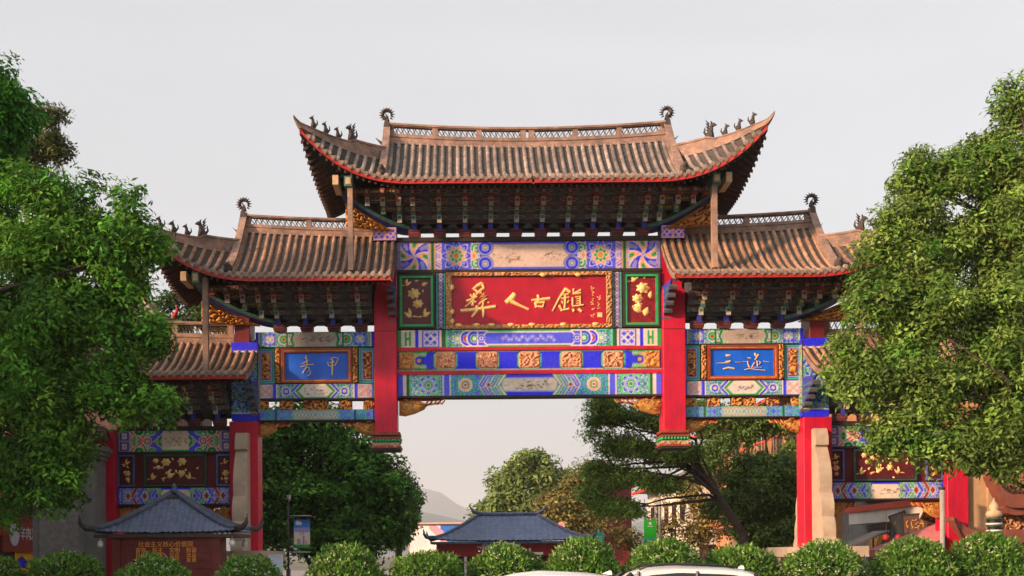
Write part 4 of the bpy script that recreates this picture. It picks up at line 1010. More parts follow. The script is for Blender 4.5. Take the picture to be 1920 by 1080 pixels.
# carved drum stones leaning against the columns, on plinths
def drum_profile(front=-1):
    # y offset (towards viewer) against height: swelling drums, each ending in a small lip
    pts = [(0, 5.50), (.26, 5.50)]
    for z0, z1, a0, a1, bulge in ((5.48, 5.02, .30, .42, .05), (4.98, 3.68, .30, .66, .16), (3.64, 2.98, .74, .84, .08), (2.94, 2.42, .88, .98, .06), (2.38, 2.15, 1.02, 1.12, .03)):
        for q in np.linspace(0, 1, 9): pts.append((a0 + (a1 - a0) * q + bulge * math.sin(math.pi * q), z0 + (z1 - z0) * q))
    pts.append((0, 2.15))
    return pts
for m in (-1, 1):
    s = lambda a, b: sorted((m * a, m * b))
    for front in (1, -1):
        y0 = -.35 if front > 0 else .35
        prof = [(y0 - front * a, z) for a, z in drum_profile()]
        b = MB(); a, c = s(8.01, 8.36); b.prism(prof, a, c, 'x')
        b.obj('drum_stone', 'stone', gate)
    b = MB(); xm = m * 8.24
    for hw, ya, yb, z0, z1 in ((.80, -2.15, 2.45, 0, .45), (.68, -1.95, 2.25, .45, .6), (.60, -1.80, 2.1, .6, 1.75), (.68, -1.92, 2.22, 1.75, 1.86), (.78, -2.02, 2.32, 1.86, 2.15)): b.box(xm - hw, xm + hw, ya, yb, z0, z1)
    b.obj('plinth', 'stone', gate)
    b = MB(); xm = m * 12.2
    for hw, ya, yb, z0, z1 in ((.62, -.7, .95, 0, .4), (.5, -.55, .8, .4, .9)): b.box(xm - hw, xm + hw, ya, yb, z0, z1)
    b.obj('plinth', 'stone', gate)
# ------------------------------------------------------------------ foliage
def quick_mesh(name, V, nper, mats, cols=None, smooth=False):
    """many equal polygons with nper corners each; V is (n*nper, 3)"""
    n = len(V) // nper; me = bpy.data.meshes.new(name)
    me.vertices.add(len(V)); me.vertices.foreach_set('co', np.ascontiguousarray(V, np.float32).ravel())
    me.loops.add(len(V)); me.loops.foreach_set('vertex_index', np.arange(len(V), dtype=np.int32))
    me.polygons.add(n); me.polygons.foreach_set('loop_start', np.arange(0, len(V), nper, dtype=np.int32)); me.polygons.foreach_set('loop_total', np.full(n, nper, np.int32))
    for m in mats: me.materials.append(MATS[m])
    me.update(calc_edges=True)
    if cols is not None:
        ca = me.color_attributes.new('paint', 'FLOAT_COLOR', 'POINT'); c = np.ones((len(V), 4), np.float32); c[:, :3] = cols; ca.data.foreach_set('color', c.ravel())
    return me

def unit(v): return v / np.maximum(np.linalg.norm(v, axis=-1, keepdims=True), 1e-9)

def leaf_quads(g, pos, outward, L, Wd, droop=.25):
    n = len(pos); d = unit(outward * .9 + g.normal(0, .75, (n, 3)) + np.array([0, 0, -droop])); up = unit(g.normal(0, 1, (n, 3)) + np.array([0, 0, .6]))
    s = unit(np.cross(d, up)); l = (L * g.uniform(.65, 1.3, n))[:, None]; w = (Wd * g.uniform(.7, 1.25, n))[:, None]; nn = np.cross(s, d)
    q = np.stack([pos, pos + d * l * .45 + s * w + nn * w * .3, pos + d * l, pos + d * l * .45 - s * w + nn * w * .3], 1)
    return q.reshape(-1, 3)

def tuft_leaves(g, pos, nrm, L, Wd, droop):
    """leaves that lie like shingles on a tuft, so that each tuft has a lit and a shaded side"""
    n = len(pos); nn = unit(nrm + np.array([0, 0, .45]) + g.normal(0, .42, (n, 3))); t = unit(np.cross(nn, g.normal(0, 1, (n, 3)))); d = unit(t + nrm * .35 + np.array([0, 0, -droop]))
    s = unit(np.cross(d, nn)); l = (L * g.uniform(.6, 1.35, n))[:, None]; w = (Wd * g.uniform(.7, 1.3, n))[:, None]; up = np.cross(s, d)
    return np.stack([pos, pos + d * l * .45 + s * w + up * w * .25, pos + d * l, pos + d * l * .45 - s * w + up * w * .25], 1).reshape(-1, 3)
M('leaf', (1, 1, 1), .55, .12, 3, attr='paint', spec=.25, transl=.35)
def crown(g, lobes, nclump, nleaf, L, Wd, col, clump_r=(.22, .5), fill=.38, jitter=.32, hue=None, flat=.7, droop=.25, gap=-.8):
    C0 = np.array([c for c, r in lobes], float); R0 = np.array([r for c, r in lobes], float)
    wt = R0.prod(1) ** (2 / 3); k = g.choice(len(lobes), nclump, p=wt / wt.sum()); dr = unit(g.normal(0, 1, (nclump, 3)))
    rad = g.uniform(0, 1, nclump) ** fill * g.uniform(.78, 1.08, nclump); stray = g.uniform(0, 1, nclump) < .10; rad = np.where(stray, g.uniform(1.02, 1.3, nclump), rad); cc = C0[k] + dr * rad[:, None] * R0[k]; cr = g.uniform(*clump_r, nclump) * np.where(stray, .6, 1.)
    ph = g.uniform(0, 6, 6); q = cc / (np.mean(clump_r) * 1.0)
    ns = np.sin(q[:, 0] * 1.3 + ph[0] + np.sin(q[:, 2] + ph[1])) + np.sin(q[:, 2] * 1.5 + ph[2] + np.sin(q[:, 0] + ph[3])) + np.sin(q[:, 1] * 1.2 + ph[4])
    keep = ns > gap; cc, cr, dr = cc[keep], cr[keep], dr[keep]; nclump = len(cc)
    i = np.repeat(np.arange(nclump), nleaf); n = len(i); od = unit(g.normal(0, 1, (n, 3)) + np.array([0, 0, .35])); off = od * g.uniform(.55, 1.05, n)[:, None] * np.array([1, 1, flat]); pos = cc[i] + off * cr[i][:, None]
    V = tuft_leaves(g, pos, unit(od + dr[i] * .35), L, Wd, droop)
    col = np.array(col); tone = np.exp(g.normal(0, jitter, nclump))[i] * np.exp(g.normal(0, .14, n)); cols = col[None, :] * tone[:, None]
    if hue is not None:
        f = np.clip(g.normal(.15, .28, nclump), 0, 1)[i][:, None]; cols = cols * (1 - f) + np.array(hue)[None, :] * tone[:, None] * f
    return V, np.repeat(np.clip(cols, .004, .6), 4, 0), cc

def lobes_px(lst, Y, dy=2.0, flat=1.0):
    """crown masses given by where they show and how big: (px, py, radius px[, Y offset])"""
    out = []
    for t in lst:
        y = Y + (t[3] if len(t) > 3 else 0); p = P(t[0], t[1], y); s = F / (D + y); r = t[2] / s
        out.append(((p.x, p.y, p.z), (r, r * 1.05, r * flat)))
    return out

def tree(name, base, lobes, label, g, col, nclump, nleaf, L, Wd, trunk_r=.22, group=None, limbs=True, fork=.45, bends=None, limb_z=-9, **kw):
    base = Vector(base); t = thing(name, base, label, 'tree', group)
    V, cols, cc = crown(g, lobes, nclump, nleaf, L, Wd, col, **kw)
    link('crown', quick_mesh('crown', V - np.array(base), 4, ['leaf'], cols), t)
    b = MB(); cen = np.mean([c for c, r in lobes], 0); top = Vector((cen[0] - base.x, cen[1] - base.y, 0)) * .6; zt = max(1.5, (min(c[2] for c, r in lobes) - base.z) * fork + 1.0)
    tp = Vector((top.x, top.y, zt)) if bends is None else Vector(bends[-1])
    mid = [Vector((0, 0, 0)), Vector((tp.x * .15, tp.y * .15, zt * .5)), tp] if bends is None else [Vector((0, 0, 0))] + [Vector(q) for q in bends]
    b.tube(mid, list(np.linspace(trunk_r, trunk_r * .72, len(mid))), 9)
    if limbs:
        for c, r in lobes:
            if c[2] < limb_z: continue
            e = Vector(c) - base; k0 = g.uniform(.45, 1.0) * (len(mid) - 1); i0 = min(int(k0), len(mid) - 2); st = mid[i0].lerp(mid[i0 + 1], k0 - i0) if limbs != 'top' else tp
            ln = (e - st).length; w1, w2 = [Vector(g.normal(0, .09 * ln, 3)) for _ in range(2)]; m1 = st.lerp(e, .62) + w2 + Vector((0, 0, .05 * ln))
            b.tube([st, st.lerp(e, .3) + w1 + Vector((0, 0, .08 * ln)), m1, e], [trunk_r * .45, trunk_r * .34, trunk_r * .22, .02], 6)
            for q in range(3):
                dd = Vector(unit(g.normal(0, 1, 3))); e2 = e + Vector((dd.x * r[0], dd.y * r[1], dd.z * r[2])) * .55; b.tube([m1.lerp(e, .5), m1.lerp(e2, .7), e2], [trunk_r * .16, trunk_r * .09, .01], 5)
    b.obj('trunk', 'bark', t, True)
    return t
G = lambda k: np.random.default_rng(k)
GRN, DEEP, OLIVE = (.062, .20, .017), (.055, .16, .020), (.155, .235, .048)
# big tree at the left edge, in front of the gate
lb = lobes_px([(40, 400, 90), (130, 420, 85), (215, 425, 68), (255, 455, 42), (30, 540, 130), (160, 530, 120), (222, 530, 48), (275, 468, 30), (90, 650, 140), (200, 640, 82), (280, 622, 36), (305, 662, 24),
               (20, 760, 120), (115, 760, 92), (212, 745, 55), (290, 762, 30), (320, 766, 14), (85, 850, 75), (120, 890, 45), (40, 880, 60), (60, 930, 42), (112, 930, 24), (20, 950, 40), (-60, 600, 140), (-70, 800, 110)], -7.0)
tree('broadleaf_tree', (-15.4, -6.6, 0.0), lb, 'large dark green leafy tree at the left edge overlapping the gate roofs', G(11), GRN, 2300, 76, .15, .030, .15, hue=(.18, .33, .035), jitter=.48, gap=-.4, limb_z=7.5, clump_r=(.22, .55))
lb = lobes_px([(-25, 190, 75), (5, 235, 52), (0, 150, 34), (-10, 270, 38), (-70, 330, 90)], -6.0)
tree('broadleaf_tree', (-15.2, -5.4, 0), lb, 'bright green dense tree top at the upper left corner', G(12), (.045, .20, .014), 620, 66, .14, .035, .24, jitter=.35)
lb = lobes_px([(75, 215, 22), (100, 235, 18), (90, 270, 26), (60, 285, 22), (118, 290, 13), (75, 320, 16), (40, 300, 20), (20, 330, 24), (110, 215, 10)], 4.0)
tree('sparse_tree', (-14.0, 4.2, 0), lb, 'sparse olive twigs of a tree behind the left treetops', G(13), (.085, .11, .03), 230, 40, .15, .03, .06, clump_r=(.2, .42), fill=.5, gap=-2.)
# big tree at the right edge
lb = lobes_px([(1715, 330, 42), (1770, 320, 45), (1840, 330, 70), (1905, 350, 90), (1690, 400, 52), (1780, 420, 100), (1880, 470, 110), (1650, 490, 45), (1700, 500, 75), (1640, 570, 60), (1730, 600, 110), (1850, 620, 120), (1600, 660, 42), (1650, 670, 80), (1600, 720, 42),
               (1700, 740, 85), (1800, 740, 110), (1900, 760, 110), (1690, 810, 50), (1660, 830, 24), (1780, 830, 62), (1870, 830, 50), (1905, 260, 44), (1878, 212, 15), (1903, 182, 24), (1866, 258, 16), (1925, 215, 34), (1850, 290, 20), (1930, 790, 80), (1990, 600, 150), (2000, 400, 130), (1990, 760, 110), (1835, 868, 18), (1890, 868, 24)], -6.6)
tree('broadleaf_tree', (18.6, -6.5, 0.0), lb, 'large olive green tree at the right edge hiding the right end of the gate', G(14), OLIVE, 2900, 80, .13, .028, .15, hue=(.08, .25, .025), jitter=.36, gap=-.4, limb_z=7.0, clump_r=(.22, .52))
# trees along the street behind the gate
lb = lobes_px([(520, 830, 60), (600, 820, 60), (670, 850, 55), (540, 900, 75), (630, 900, 70), (700, 900, 48), (735, 935, 36), (580, 970, 80), (670, 980, 70), (730, 985, 40), (500, 980, 60), (640, 1010, 60), (470, 880, 60), (560, 790, 40)], 13)
tree('street_tree', (-6.2, 13, 0), lb, 'dense dark green street tree seen through the left side bay', G(15), DEEP, 1500, 62, .22, .048, .2, hue=(.10, .27, .025), clump_r=(.35, .85), jitter=.55, gap=-1.0)
lb = lobes_px([(745, 905, 28), (765, 930, 20), (755, 965, 24), (740, 1000, 22), (770, 950, 12), (765, 985, 10)], 26)
tree('street_tree', (-3.6, 26, 0), lb, 'grey green feathery tree at the right of the dark tree by the mural', G(16), (.07, .10, .03), 330, 30, .26, .05, .2, clump_r=(.25, .6), fill=.5, gap=-1.2)
lb = lobes_px([(985, 885, 40), (1020, 890, 38), (950, 920, 36), (1000, 930, 45), (930, 955, 28), (1050, 930, 45), (905, 968, 16), (980, 965, 40), (885, 975, 10), (970, 870, 14), (1010, 858, 14)], 55)
tree('street_tree', (4.0, 55, 0), lb, 'pale hazy green tree behind the middle blue roofed booth', G(17), (.15, .21, .06), 700, 48, .38, .09, .4, clump_r=(.5, 1.0), jitter=.35)
lb = lobes_px([(1040, 950, 30), (1075, 935, 35), (1060, 975, 30), (1100, 965, 30), (1015, 985, 16), (1085, 905, 22)], 42)
tree('street_tree', (7.6, 42, 0), lb, 'brownish orange tinted tree right of the middle booth', G(18), (.20, .17, .05), 620, 30, .30, .07, .3, clump_r=(.4, .8), jitter=.4, hue=(.13, .17, .04))
lb = lobes_px([(1120, 790, 24), (1160, 780, 36), (1210, 790, 40), (1110, 820, 22), (1150, 840, 44), (1200, 840, 46), (1250, 850, 40), (1115, 880, 30), (1160, 900, 46), (1210, 900, 40), (1100, 925, 24), (1140, 950, 34), (1265, 800, 34), (1310, 800, 30), (1180, 955, 30), (1290, 850, 30), (1250, 910, 26), (1130, 760, 30)], 4.5, flat=.55)
t9 = tree('spreading_tree', (9.75, 4.6, 0), lb, 'wide spreading tree with dark forked trunk seen behind the right hanging column', G(19), (.18, .32, .06), 950, 52, .13, .026, .15, clump_r=(.25, .6), jitter=.4, fill=.8, flat=.5, gap=-.9, hue=(.22, .30, .06),
          bends=[tuple(P(1392, 1000, 4.6) - Vector((9.75, 4.6, 0))), tuple(P(1350, 935, 4.6) - Vector((9.75, 4.6, 0))), tuple(P(1305, 870, 4.5) - Vector((9.75, 4.6, 0)))])
lb = lobes_px([(1400, 895, 45), (1450, 890, 42), (1380, 930, 50), (1440, 930, 62), (1490, 920, 50), (1400, 975, 50), (1460, 985, 50), (1440, 1010, 40)], 8.0)
tree('street_tree', (11.7, 8.3, 0), lb, 'dense dark green round tree beside the right stone pillar behind the gate', G(20), (.11, .20, .04), 1000, 66, .15, .035, .14, hue=(.19, .22, .05), jitter=.45, gap=-1.0)
lb = lobes_px([(1260, 960, 40), (1310, 950, 36), (1240, 1000, 34), (1300, 1000, 36), (1160, 990, 30), (1175, 1020, 26), (1330, 1000, 24), (1285, 920, 24)], 18)
tree('street_tree', (9.6, 18, 0), lb, 'thin yellowish orange leafed tree above the green street sign', G(21), (.19, .16, .04), 300, 26, .19, .045, .12, clump_r=(.3, .65), jitter=.4, fill=.6)
lb = lobes_px([(1330, 780, 30), (1430, 785, 30), (1370, 770, 30), (1400, 810, 24), (1350, 840, 30), (1475, 790, 24), (1320, 880, 26), (1480, 850, 24)], 15)
tree('tall_tree', (11.8, 15, 0), lb, 'tall thin trunked tree under the right side bay beam', G(22), (.11, .19, .04), 420, 44, .18, .04, .24, clump_r=(.3, .6), fill=.6)
lb = lobes_px([(360, 560, 30), (320, 575, 26), (390, 590, 24), (340, 600, 24)], 16)
tree('street_tree', (-13.6, 16, 0), lb, 'small dark tree showing under the left wing roof corner', G(23), (.05, .09, .02), 260, 26, .2, .045, .24)
lb = lobes_px([(395, 575, 20), (410, 600, 20), (385, 600, 16)], 20)
tree('golden_tree', (-11.9, 20, 0), lb, 'golden yellow tree top under the left wing roof corner', G(24), (.36, .21, .02), 120, 26, .22, .05, .2)

# ------------------------------------------------------------------ clipped round shrubs in the planter
M('petal', (.60, .58, .44), .7, .12, 8); M('shade_core', (.012, .030, .008), .9, .4, 6)
def shrub_mesh(k, r=.88):
    g = G(100 + k); n = 7200; dr = unit(g.normal(0, 1, (n, 3))); bump = 1 + .07 * np.sin(dr[:, 0] * 7 + k) * np.sin(dr[:, 1] * 6) + .05 * np.sin(dr[:, 2] * 9 + 2 * k)
    rad = r * bump * g.uniform(.80, 1.06, n); pos = dr * rad[:, None] * np.array([1, 1, .95])
    V = leaf_quads(g, pos, dr + np.array([0, 0, .5]), .115, .026, 0.)
    tone = np.exp(g.normal(0, .35, n)); f = g.uniform(0, 1, n)[:, None]; cols = (np.array((.065, .19, .022)) * (1 - f) + np.array((.17, .30, .055)) * f) * tone[:, None]
    me = quick_mesh('foliage', V, 4, ['leaf'], np.repeat(cols, 4, 0))
    core = MB().ball((0, 0, 0), (r * .80, r * .80, r * .77), 14, 9).mesh('foliage_shade_core', ['shade_core'], True)  # near-black ball stands in for the shade inside the shrub
    fl = []; nc = (150, 60, 190, 100)[k % 4]
    for i in range(nc):
        c = unit(g.normal(0, 1, 3) + np.array([0, -.3, .25])) * r * 1.04
        for j in range(g.integers(2, 5)):
            p = c + g.normal(0, .035, 3); s = g.uniform(.010, .017); nrm = unit(c + g.normal(0, .5, 3)); a = unit(np.cross(nrm, g.normal(0, 1, 3))); b_ = np.cross(nrm, a)
            for q in range(3):
                th = q * 2.09; d1 = a * math.cos(th) + b_ * math.sin(th); d2 = a * math.cos(th + 1.2) + b_ * math.sin(th + 1.2)
                fl += [p - nrm * .004, p + d1 * s * 1.3 + nrm * .008, p + (d1 + d2) * s + nrm * .012, p + d2 * s * 1.3 + nrm * .008]
    flm = quick_mesh('blossoms', np.array(fl), 4, ['petal'])
    stem = MB().tube([(0, 0, -1.1), (.02, 0, -.6), (0, 0, 0)], [.07, .06, .05], 7)
    for q in range(5): stem.tube([(0, 0, -.8), (.35 * math.cos(q * 1.26), .35 * math.sin(q * 1.26), -.3)], [.04, .02], 5)
    return me, core, flm, stem.mesh('stem', ['bark'], True)
SH = [shrub_mesh(k) for k in range(4)]
SHAPE = G(55)
places = ['at the left edge before the grey stone pier', 'before the left end of the blue roofed booth', 'before the lettered red booth wall', 'at the foot of the left gate pillar', 'right of the blue banner lamp post', 'below the mural wall', 'before the middle booth', 'right of the middle booth', 'below the green street sign', 'under the dark round tree', 'before the right stone plinth', 'before the pink awning', 'below the banded finial post']
for i, (px, top, rp) in enumerate(((-10, 1050, 62), (128, 1034, 72), (283, 1048, 70), (468, 1044, 68), (650, 1030, 72), (796, 1033, 70), (950, 1022, 68), (1095, 1018, 72), (1240, 1012, 72), (1392, 1026, 68), (1546, 1014, 72), (1706, 1014, 74), (1856, 1008, 76))):
    Y = -6.5 + .25 * math.sin(i * 2.3); p = P(px + 6 * math.sin(i * 4.1), top, Y); r = rp / (F / (D + Y)); k = r / .88; s = SH[i % 4]
    t = thing('round_shrub', (p.x, Y, .28), 'clipped round flowering shrub ' + places[i], 'shrub', 'clipped round shrubs in the planter')
    zc = p.z - r * .98 - .28
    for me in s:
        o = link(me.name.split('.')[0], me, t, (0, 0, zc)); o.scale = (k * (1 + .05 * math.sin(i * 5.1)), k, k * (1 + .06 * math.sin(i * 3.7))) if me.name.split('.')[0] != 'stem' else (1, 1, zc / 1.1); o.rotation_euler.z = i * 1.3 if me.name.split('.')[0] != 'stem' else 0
        if me.name.startswith(('foliage', 'blossoms')): o['kind'] = 'stuff'

# ------------------------------------------------------------------ blue tiled booths
M('blue_tile', (.125, .16, .27), .45, .25, 5, .2, 20, spec=.5, stain=.3, stain_col=(.03, .04, .06)); M('blue_tile_dark', (.08, .105, .165), .5, .3, 6); M('horn', (.06, .04, .035), .6, .3, 8)
M('booth_red', (.15, .018, .014), .55, .25, 3, .15, 12); M('booth_red_bright', (.30, .012, .016), .5, .2, 3); M('orange_letters', (.95, .38, .07), .55, .1, 8); M('white_paint', (.75, .74, .72), .5, .08, 5); M('glass', (.02, .025, .03), .08, .1, 3, spec=.6); M('black', (.012, .012, .013), .5, .2, 5)
def tiled_slopes(t, mat, cx, cy, hw, hd, ze, zt, rh, tile=.2, rows=9, lift=.12, amp=.028):
    for axis in (0, 1):
        for sgn in (-1, 1):
            A, Bq, rr = (hw, hd, rh) if axis == 0 else (hd, hw - rh, 0.)
            n = int(2 * A / tile) * 6 + 1; xs = np.linspace(-A, A, n); m = rows * 2 + 1; Gd = np.zeros((n, m, 3))
            for i, x in enumerate(xs):
                vt = max(0, (abs(x) - rr) / max(1e-6, A - rr)) if A > rr else 0
                for j in range(m):
                    v = vt + (1 - vt) * j / (m - 1); f = (v * rows) % 1
                    z = zt + (ze - zt) * (1 - (1 - v) ** 1.25) + lift * (abs(x) / A) ** 4 * v ** 3 + amp * abs(math.sin(math.pi * (x + A) / tile)) + .035 * (1 - f)
                    out_ = Bq * v if axis == 0 else rh + Bq * v
                    Gd[i, j] = (cx + x, cy + sgn * out_, z) if axis == 0 else (cx + sgn * out_, cy + x, z)
            o = MB().grid(Gd).obj('roof_slope', mat, t)
def booth_roof(t, cx, cy, hw, hd, ze, zt, rh, mats=('blue_tile', 'blue_tile_dark', 'horn'), **kw):
    rf = MB().box(cx - rh - .15, cx + rh + .15, cy - .15, cy + .15, ze, zt - .1).obj('roof_frame', mats[2], t); tiled_slopes(rf, mats[0], cx, cy, hw, hd, ze, zt, rh, **kw)
    lift = kw.get('lift', .12)
    MB().box(cx - hw + .06, cx + hw - .06, cy - hd + .06, cy + hd - .06, ze - .09, ze + .0).obj('eave_board', mats[2], rf)
    for sx in (-1, 1):
        for sy in (-1, 1):
            pts = []
            for v in np.linspace(0, 1, 9): pts.append((cx + sx * (rh + (hw - rh) * v), cy + sy * hd * v, zt + (ze - zt) * (1 - (1 - v) ** 1.25) + lift * v ** 7 + .05))
            MB().tube(pts, .075, 8).obj('hip_ridge', mats[1], rf, True)
            e = Vector(pts[-1]); d = (Vector(pts[-1]) - Vector(pts[-2])); d.z = 0; d.normalize()
            MB().tube([e - d * .1, e + d * .12 + Vector((0, 0, .0)), e + d * .24 + Vector((0, 0, .12)), e + d * .27 + Vector((0, 0, .34))], [.08, .08, .06, .015], 7).obj('eave_horn', mats[2], rf, True)
    if rh > 0:
        MB().tube([(cx - rh, cy, zt + .06), (cx + rh, cy, zt + .06)], .09, 8).obj('roof_ridge', mats[1], rf, True)
        for sx in (-1, 1): MB().tube([(cx + sx * (rh - .1), cy, zt + .06), (cx + sx * (rh + .25), cy, zt + .2), (cx + sx * (rh + .42), cy, zt + .45)], [.09, .07, .02], 7).obj('ridge_horn', mats[1], rf, True)
    else: MB().lathe([(.12, 0), (.13, .06), (.05, .1), (.07, .16), (.01, .26)], 8, c=(cx, cy, zt)).obj('roof_cap', mats[1], rf, True)
    return rf
def text(name, body, size, loc, parent, mat, ext=.01, align='CENTER', rot=(R(90), 0, 0), sx=1.):
    cu = bpy.data.curves.new(name, 'FONT'); cu.body = body; cu.size = size; cu.extrude = ext; cu.align_x = align; cu.align_y = 'CENTER'; 
    tmp = link('tmp', cu); bpy.context.view_layer.update(); me = bpy.data.meshes.new_from_object(tmp.evaluated_get(bpy.context.evaluated_depsgraph_get()))
    bpy.data.objects.remove(tmp); me.materials.clear(); me.materials.append(MATS[mat])
    o = link(name, me, parent, loc); o.rotation_euler = rot; o.scale.x = sx; return o
# left booth with slogan lettering
t = thing('ticket_booth', (-7.5, -3.25, 0), 'dark red booth under blue hipped tile roof with orange slogan lettering', 'booth')
booth_roof(t, 0, 0, 1.86, .95, 2.58, 3.66, 0.0, tile=.145, rows=10, lift=.10)
wall = MB().box(-1.28, 1.2, -.62, .66, .15, 2.5).obj('booth_wall', 'booth_red', t)
for i in range(11): MB().box(-1.3, 1.22, -.70 - .007 * (i % 3), -.62, .30 + .2 * i, .488 + .2 * i).obj('plank', 'booth_red', wall)
for x in (-1.38, 1.14): MB().box(x, x + .2, -.78, -.6, 0, 2.5).obj('corner_post', 'booth_red', t)
MB().box(-1.4, 1.36, -.76, .74, 0, .15).obj('base', 'kerb', t)
P0 = P(0, 0)
def kz(py, Y=-3.97): return P(310, py, Y).z
def kx(px, Y=-3.97): return P(px, 1020, Y).x + 7.5
text('lettering', '社会主义核心价值观', .155, ((kx(257) + kx(365)) / 2, -.735, kz(1021)), t, 'orange_letters', sx=1.0)
for row, words in enumerate((('富强', '民主', '文明', '和谐'), ('自由', '平等', '公正', '法治'), ('爱国', '敬业', '诚信', '友善'))):
    for c_, wd in enumerate(words): text('lettering', wd, .135, ((kx(264) * (3 - c_) + kx(359) * c_) / 3, -.735, kz(1032 + 9.3 * row)), t, 'orange_letters')
for x, y in ((-1.66, -.8), (1.66, -.8), (1.66, .8)):
    MB().tube([(x, y, 2.52), (x, y, 2.42)], .015, 5).lathe([(.02, -.03), (.06, -.06), (.075, -.14), (.05, -.2)], 8, c=(x, y, 2.46)).obj('hanging_lamp', 'white_paint', t, True)
# small white notice beside it
t = thing('notice_lightbox', (-5.05, -2.2, 0), 'pale white light box standing right of the lettered booth', 'light box'); M('pale_blue', (.60, .68, .82), .4, .05, 3)
MB().box(-.17, .17, -.06, .06, .9, 2.02).obj('panel', 'pale_blue', t); MB().box(-.2, .2, -.08, .08, 0, .9).obj('stand', 'kerb', t); frame('rim', -.19, .19, .88, 2.04, -.055, .03, .03, 'white_paint', t)
# middle booth behind the gate
t = thing('police_booth', (1.9, 15.6, 0), 'wide low red booth with blue hipped roof seen under the main arch', 'booth')
booth_roof(t, 0, 0, 3.35, 1.7, 2.54, 3.66, 1.25, mats=('blue_tile', 'blue_tile_dark', 'blue_tile_dark'), tile=.24, rows=13, lift=.14)
MB().box(-2.95, 2.95, -1.2, 1.3, 0, 2.4).obj('booth_wall', 'black', t); MB().box(-3.05, 3.05, -1.32, -1.2, 1.92, 2.50).obj('fascia', 'booth_red_bright', t)
for x in (-3.0, -1.9, -.4, 1.1, 2.3, 2.85): MB().box(x, x + .12, -1.30, -1.2, 0, 1.92).obj('mullion', 'booth_red_bright' if x != -1.9 else 'white_paint', t)
for x in (-1.2, 1.9): MB().box(x - .35, x + .35, -1.24, -1.21, 1.2, 1.85).obj('door_panel', 'booth_red_bright', t)
g = G(77)
for k in range(5):
    b = MB(); x0 = -1.12 + .37 * k
    for q in range(7):
        x, z = x0 + g.uniform(-.12, .12), 2.33 + g.uniform(-.09, .09); a = g.choice((0., 1.57, .8, -.8)); l = g.uniform(.08, .15)
        b.brush([(x - l * math.cos(a), z - l * math.sin(a)), (x, z), (x + l * math.cos(a), z + l * math.sin(a))], .034, -1.33 - .002 * q, .02)
    b.obj('lettering', 'white_paint', t)
MB().lathe([(.06, 0), (.06, .02)], 10, c=(0, 0, 0)).obj('lamp', 'white_paint', t, loc=(.85, -1.36, 2.2)).rotation_euler.x = R(90)
MB().box(.95, 1.4, -1.36, -1.32, 1.98, 2.08).obj('sign_plate', 'white_paint', t)
M('brass', (.45, .25, .06), .4, .2, 6)
for a, c in ((-2.5, -1.4), (1.3, 2.4)): MB().tube([(a, -1.5, 1.55), (a + .2, -1.5, 1.68), (c - .2, -1.5, 1.68), (c, -1.5, 1.55)], .04, 6).tube([(a, -1.5, 0), (a, -1.5, 1.55)], .03, 6).tube([(c, -1.5, 0), (c, -1.5, 1.55)], .03, 6).obj('rail', 'brass', t, True)

# ------------------------------------------------------------------ things at the left edge
t = thing('stone_pier', (-11.08, -.75, 0), 'grey carved stone pier with tiled cap left of the gate', 'pier')
b = MB(); b.box(-.86, .86, -.5, .5, 0, 4.75); b.obj('pier_shaft', 'stone_grey', t)
im = Img(1.15, 2.9, 'grey', .03); hf = worms(im, 130, 16.) * .5 + .5 * worms(im, 131, 30.); im.a[:] = np.array((.25, .24, .232)); M('carved_stone', (1, 1, 1), .95, .25, 6, .6, 30, attr='paint')
panel('carved_field', t, -.72, .43, .9, 3.9, -.5, im, .02, 'carved_stone', 'stone_grey', hf, .035)
for x0, x1 in ((-.86, -.72), (.46, .60)): MB().box(x0, x1, -.54, -.5, .6, 4.6).obj('moulding', 'stone_grey', t)
b = MB()
for hw, z0, z1 in ((.92, 4.75, 4.85), (.99, 4.85, 4.97), (1.06, 4.97, 5.06), (1.0, 5.06, 5.12)): b.box(-hw, hw, -hw + .34, hw - .34, z0, z1)
b.obj('cornice', 'stone_grey', t)
b = MB(); A = np.zeros((25, 5, 3))
for sgn in (-1, 1):
    for i in range(25):
        for j in range(5): x = -1.05 + 2.1 * i / 24; v = j / 4; A[i, j] = (x, sgn * .75 * v, 5.55 - .42 * (1 - (1 - v) ** 1.4) + .05 * abs(math.sin(i * math.pi / 2)) + .1 * (abs(x) / 1.05) ** 3)
    b.grid(A)
b.obj('cap_tiles', 'drip', t); MB().box(-1.0, 1.0, -.08, .08, 5.5, 5.66).obj('cap_ridge', 'ridge', t)
# shop with red signboard, facing the street
M('shop_wall', (.10, .055, .05), .7, .3, 3); M('sign_red', (.26, .035, .030), .5, .15, 3); M('sign_yellow', (.75, .42, .02), .5, .1, 4); M('disc_white', (.55, .52, .60), .5, .1, 4); M('sign_blue', (.02, .07, .40), .5, .1, 4)
t = thing('noodle_shop', (-13.6, 2.0, 0), 'dark shop with red signboard and yellow poster at the left edge', 'shop')
MB().box(-4, 0, -2.5, 7, 0, 4.6).obj('shop_wall', 'shop_wall', t); MB().box(-.1, .25, -2.5, 7, 3.75, 3.95).obj('balcony_edge', 'red_trim', t); MB().box(-.1, .2, .8, 7, 3.25, 3.75).obj('balcony_front', 'kerb', t)
MB().prism([(-4.4, 4.6), (.7, 4.6), (-1.8, 6.1)], -2.7, 7.2, 'y').obj('shop_roof', 'pan', t)
sg = MB().box(0, .12, -1.6, 3.6, 2.25, 3.15).obj('signboard', 'sign_red', t)
MB().box(.1, .16, -1.65, 3.65, 3.15, 3.21).box(.1, .16, -1.65, 3.65, 2.19, 2.25).obj('signboard_frame', 'frame_red', sg)
b = MB().lathe([(.36, 0), (.36, .03)], 22); o = b.obj('emblem', 'disc_white', sg, loc=(.12, -.78, 2.72)); o.rotation_euler.y = R(90)
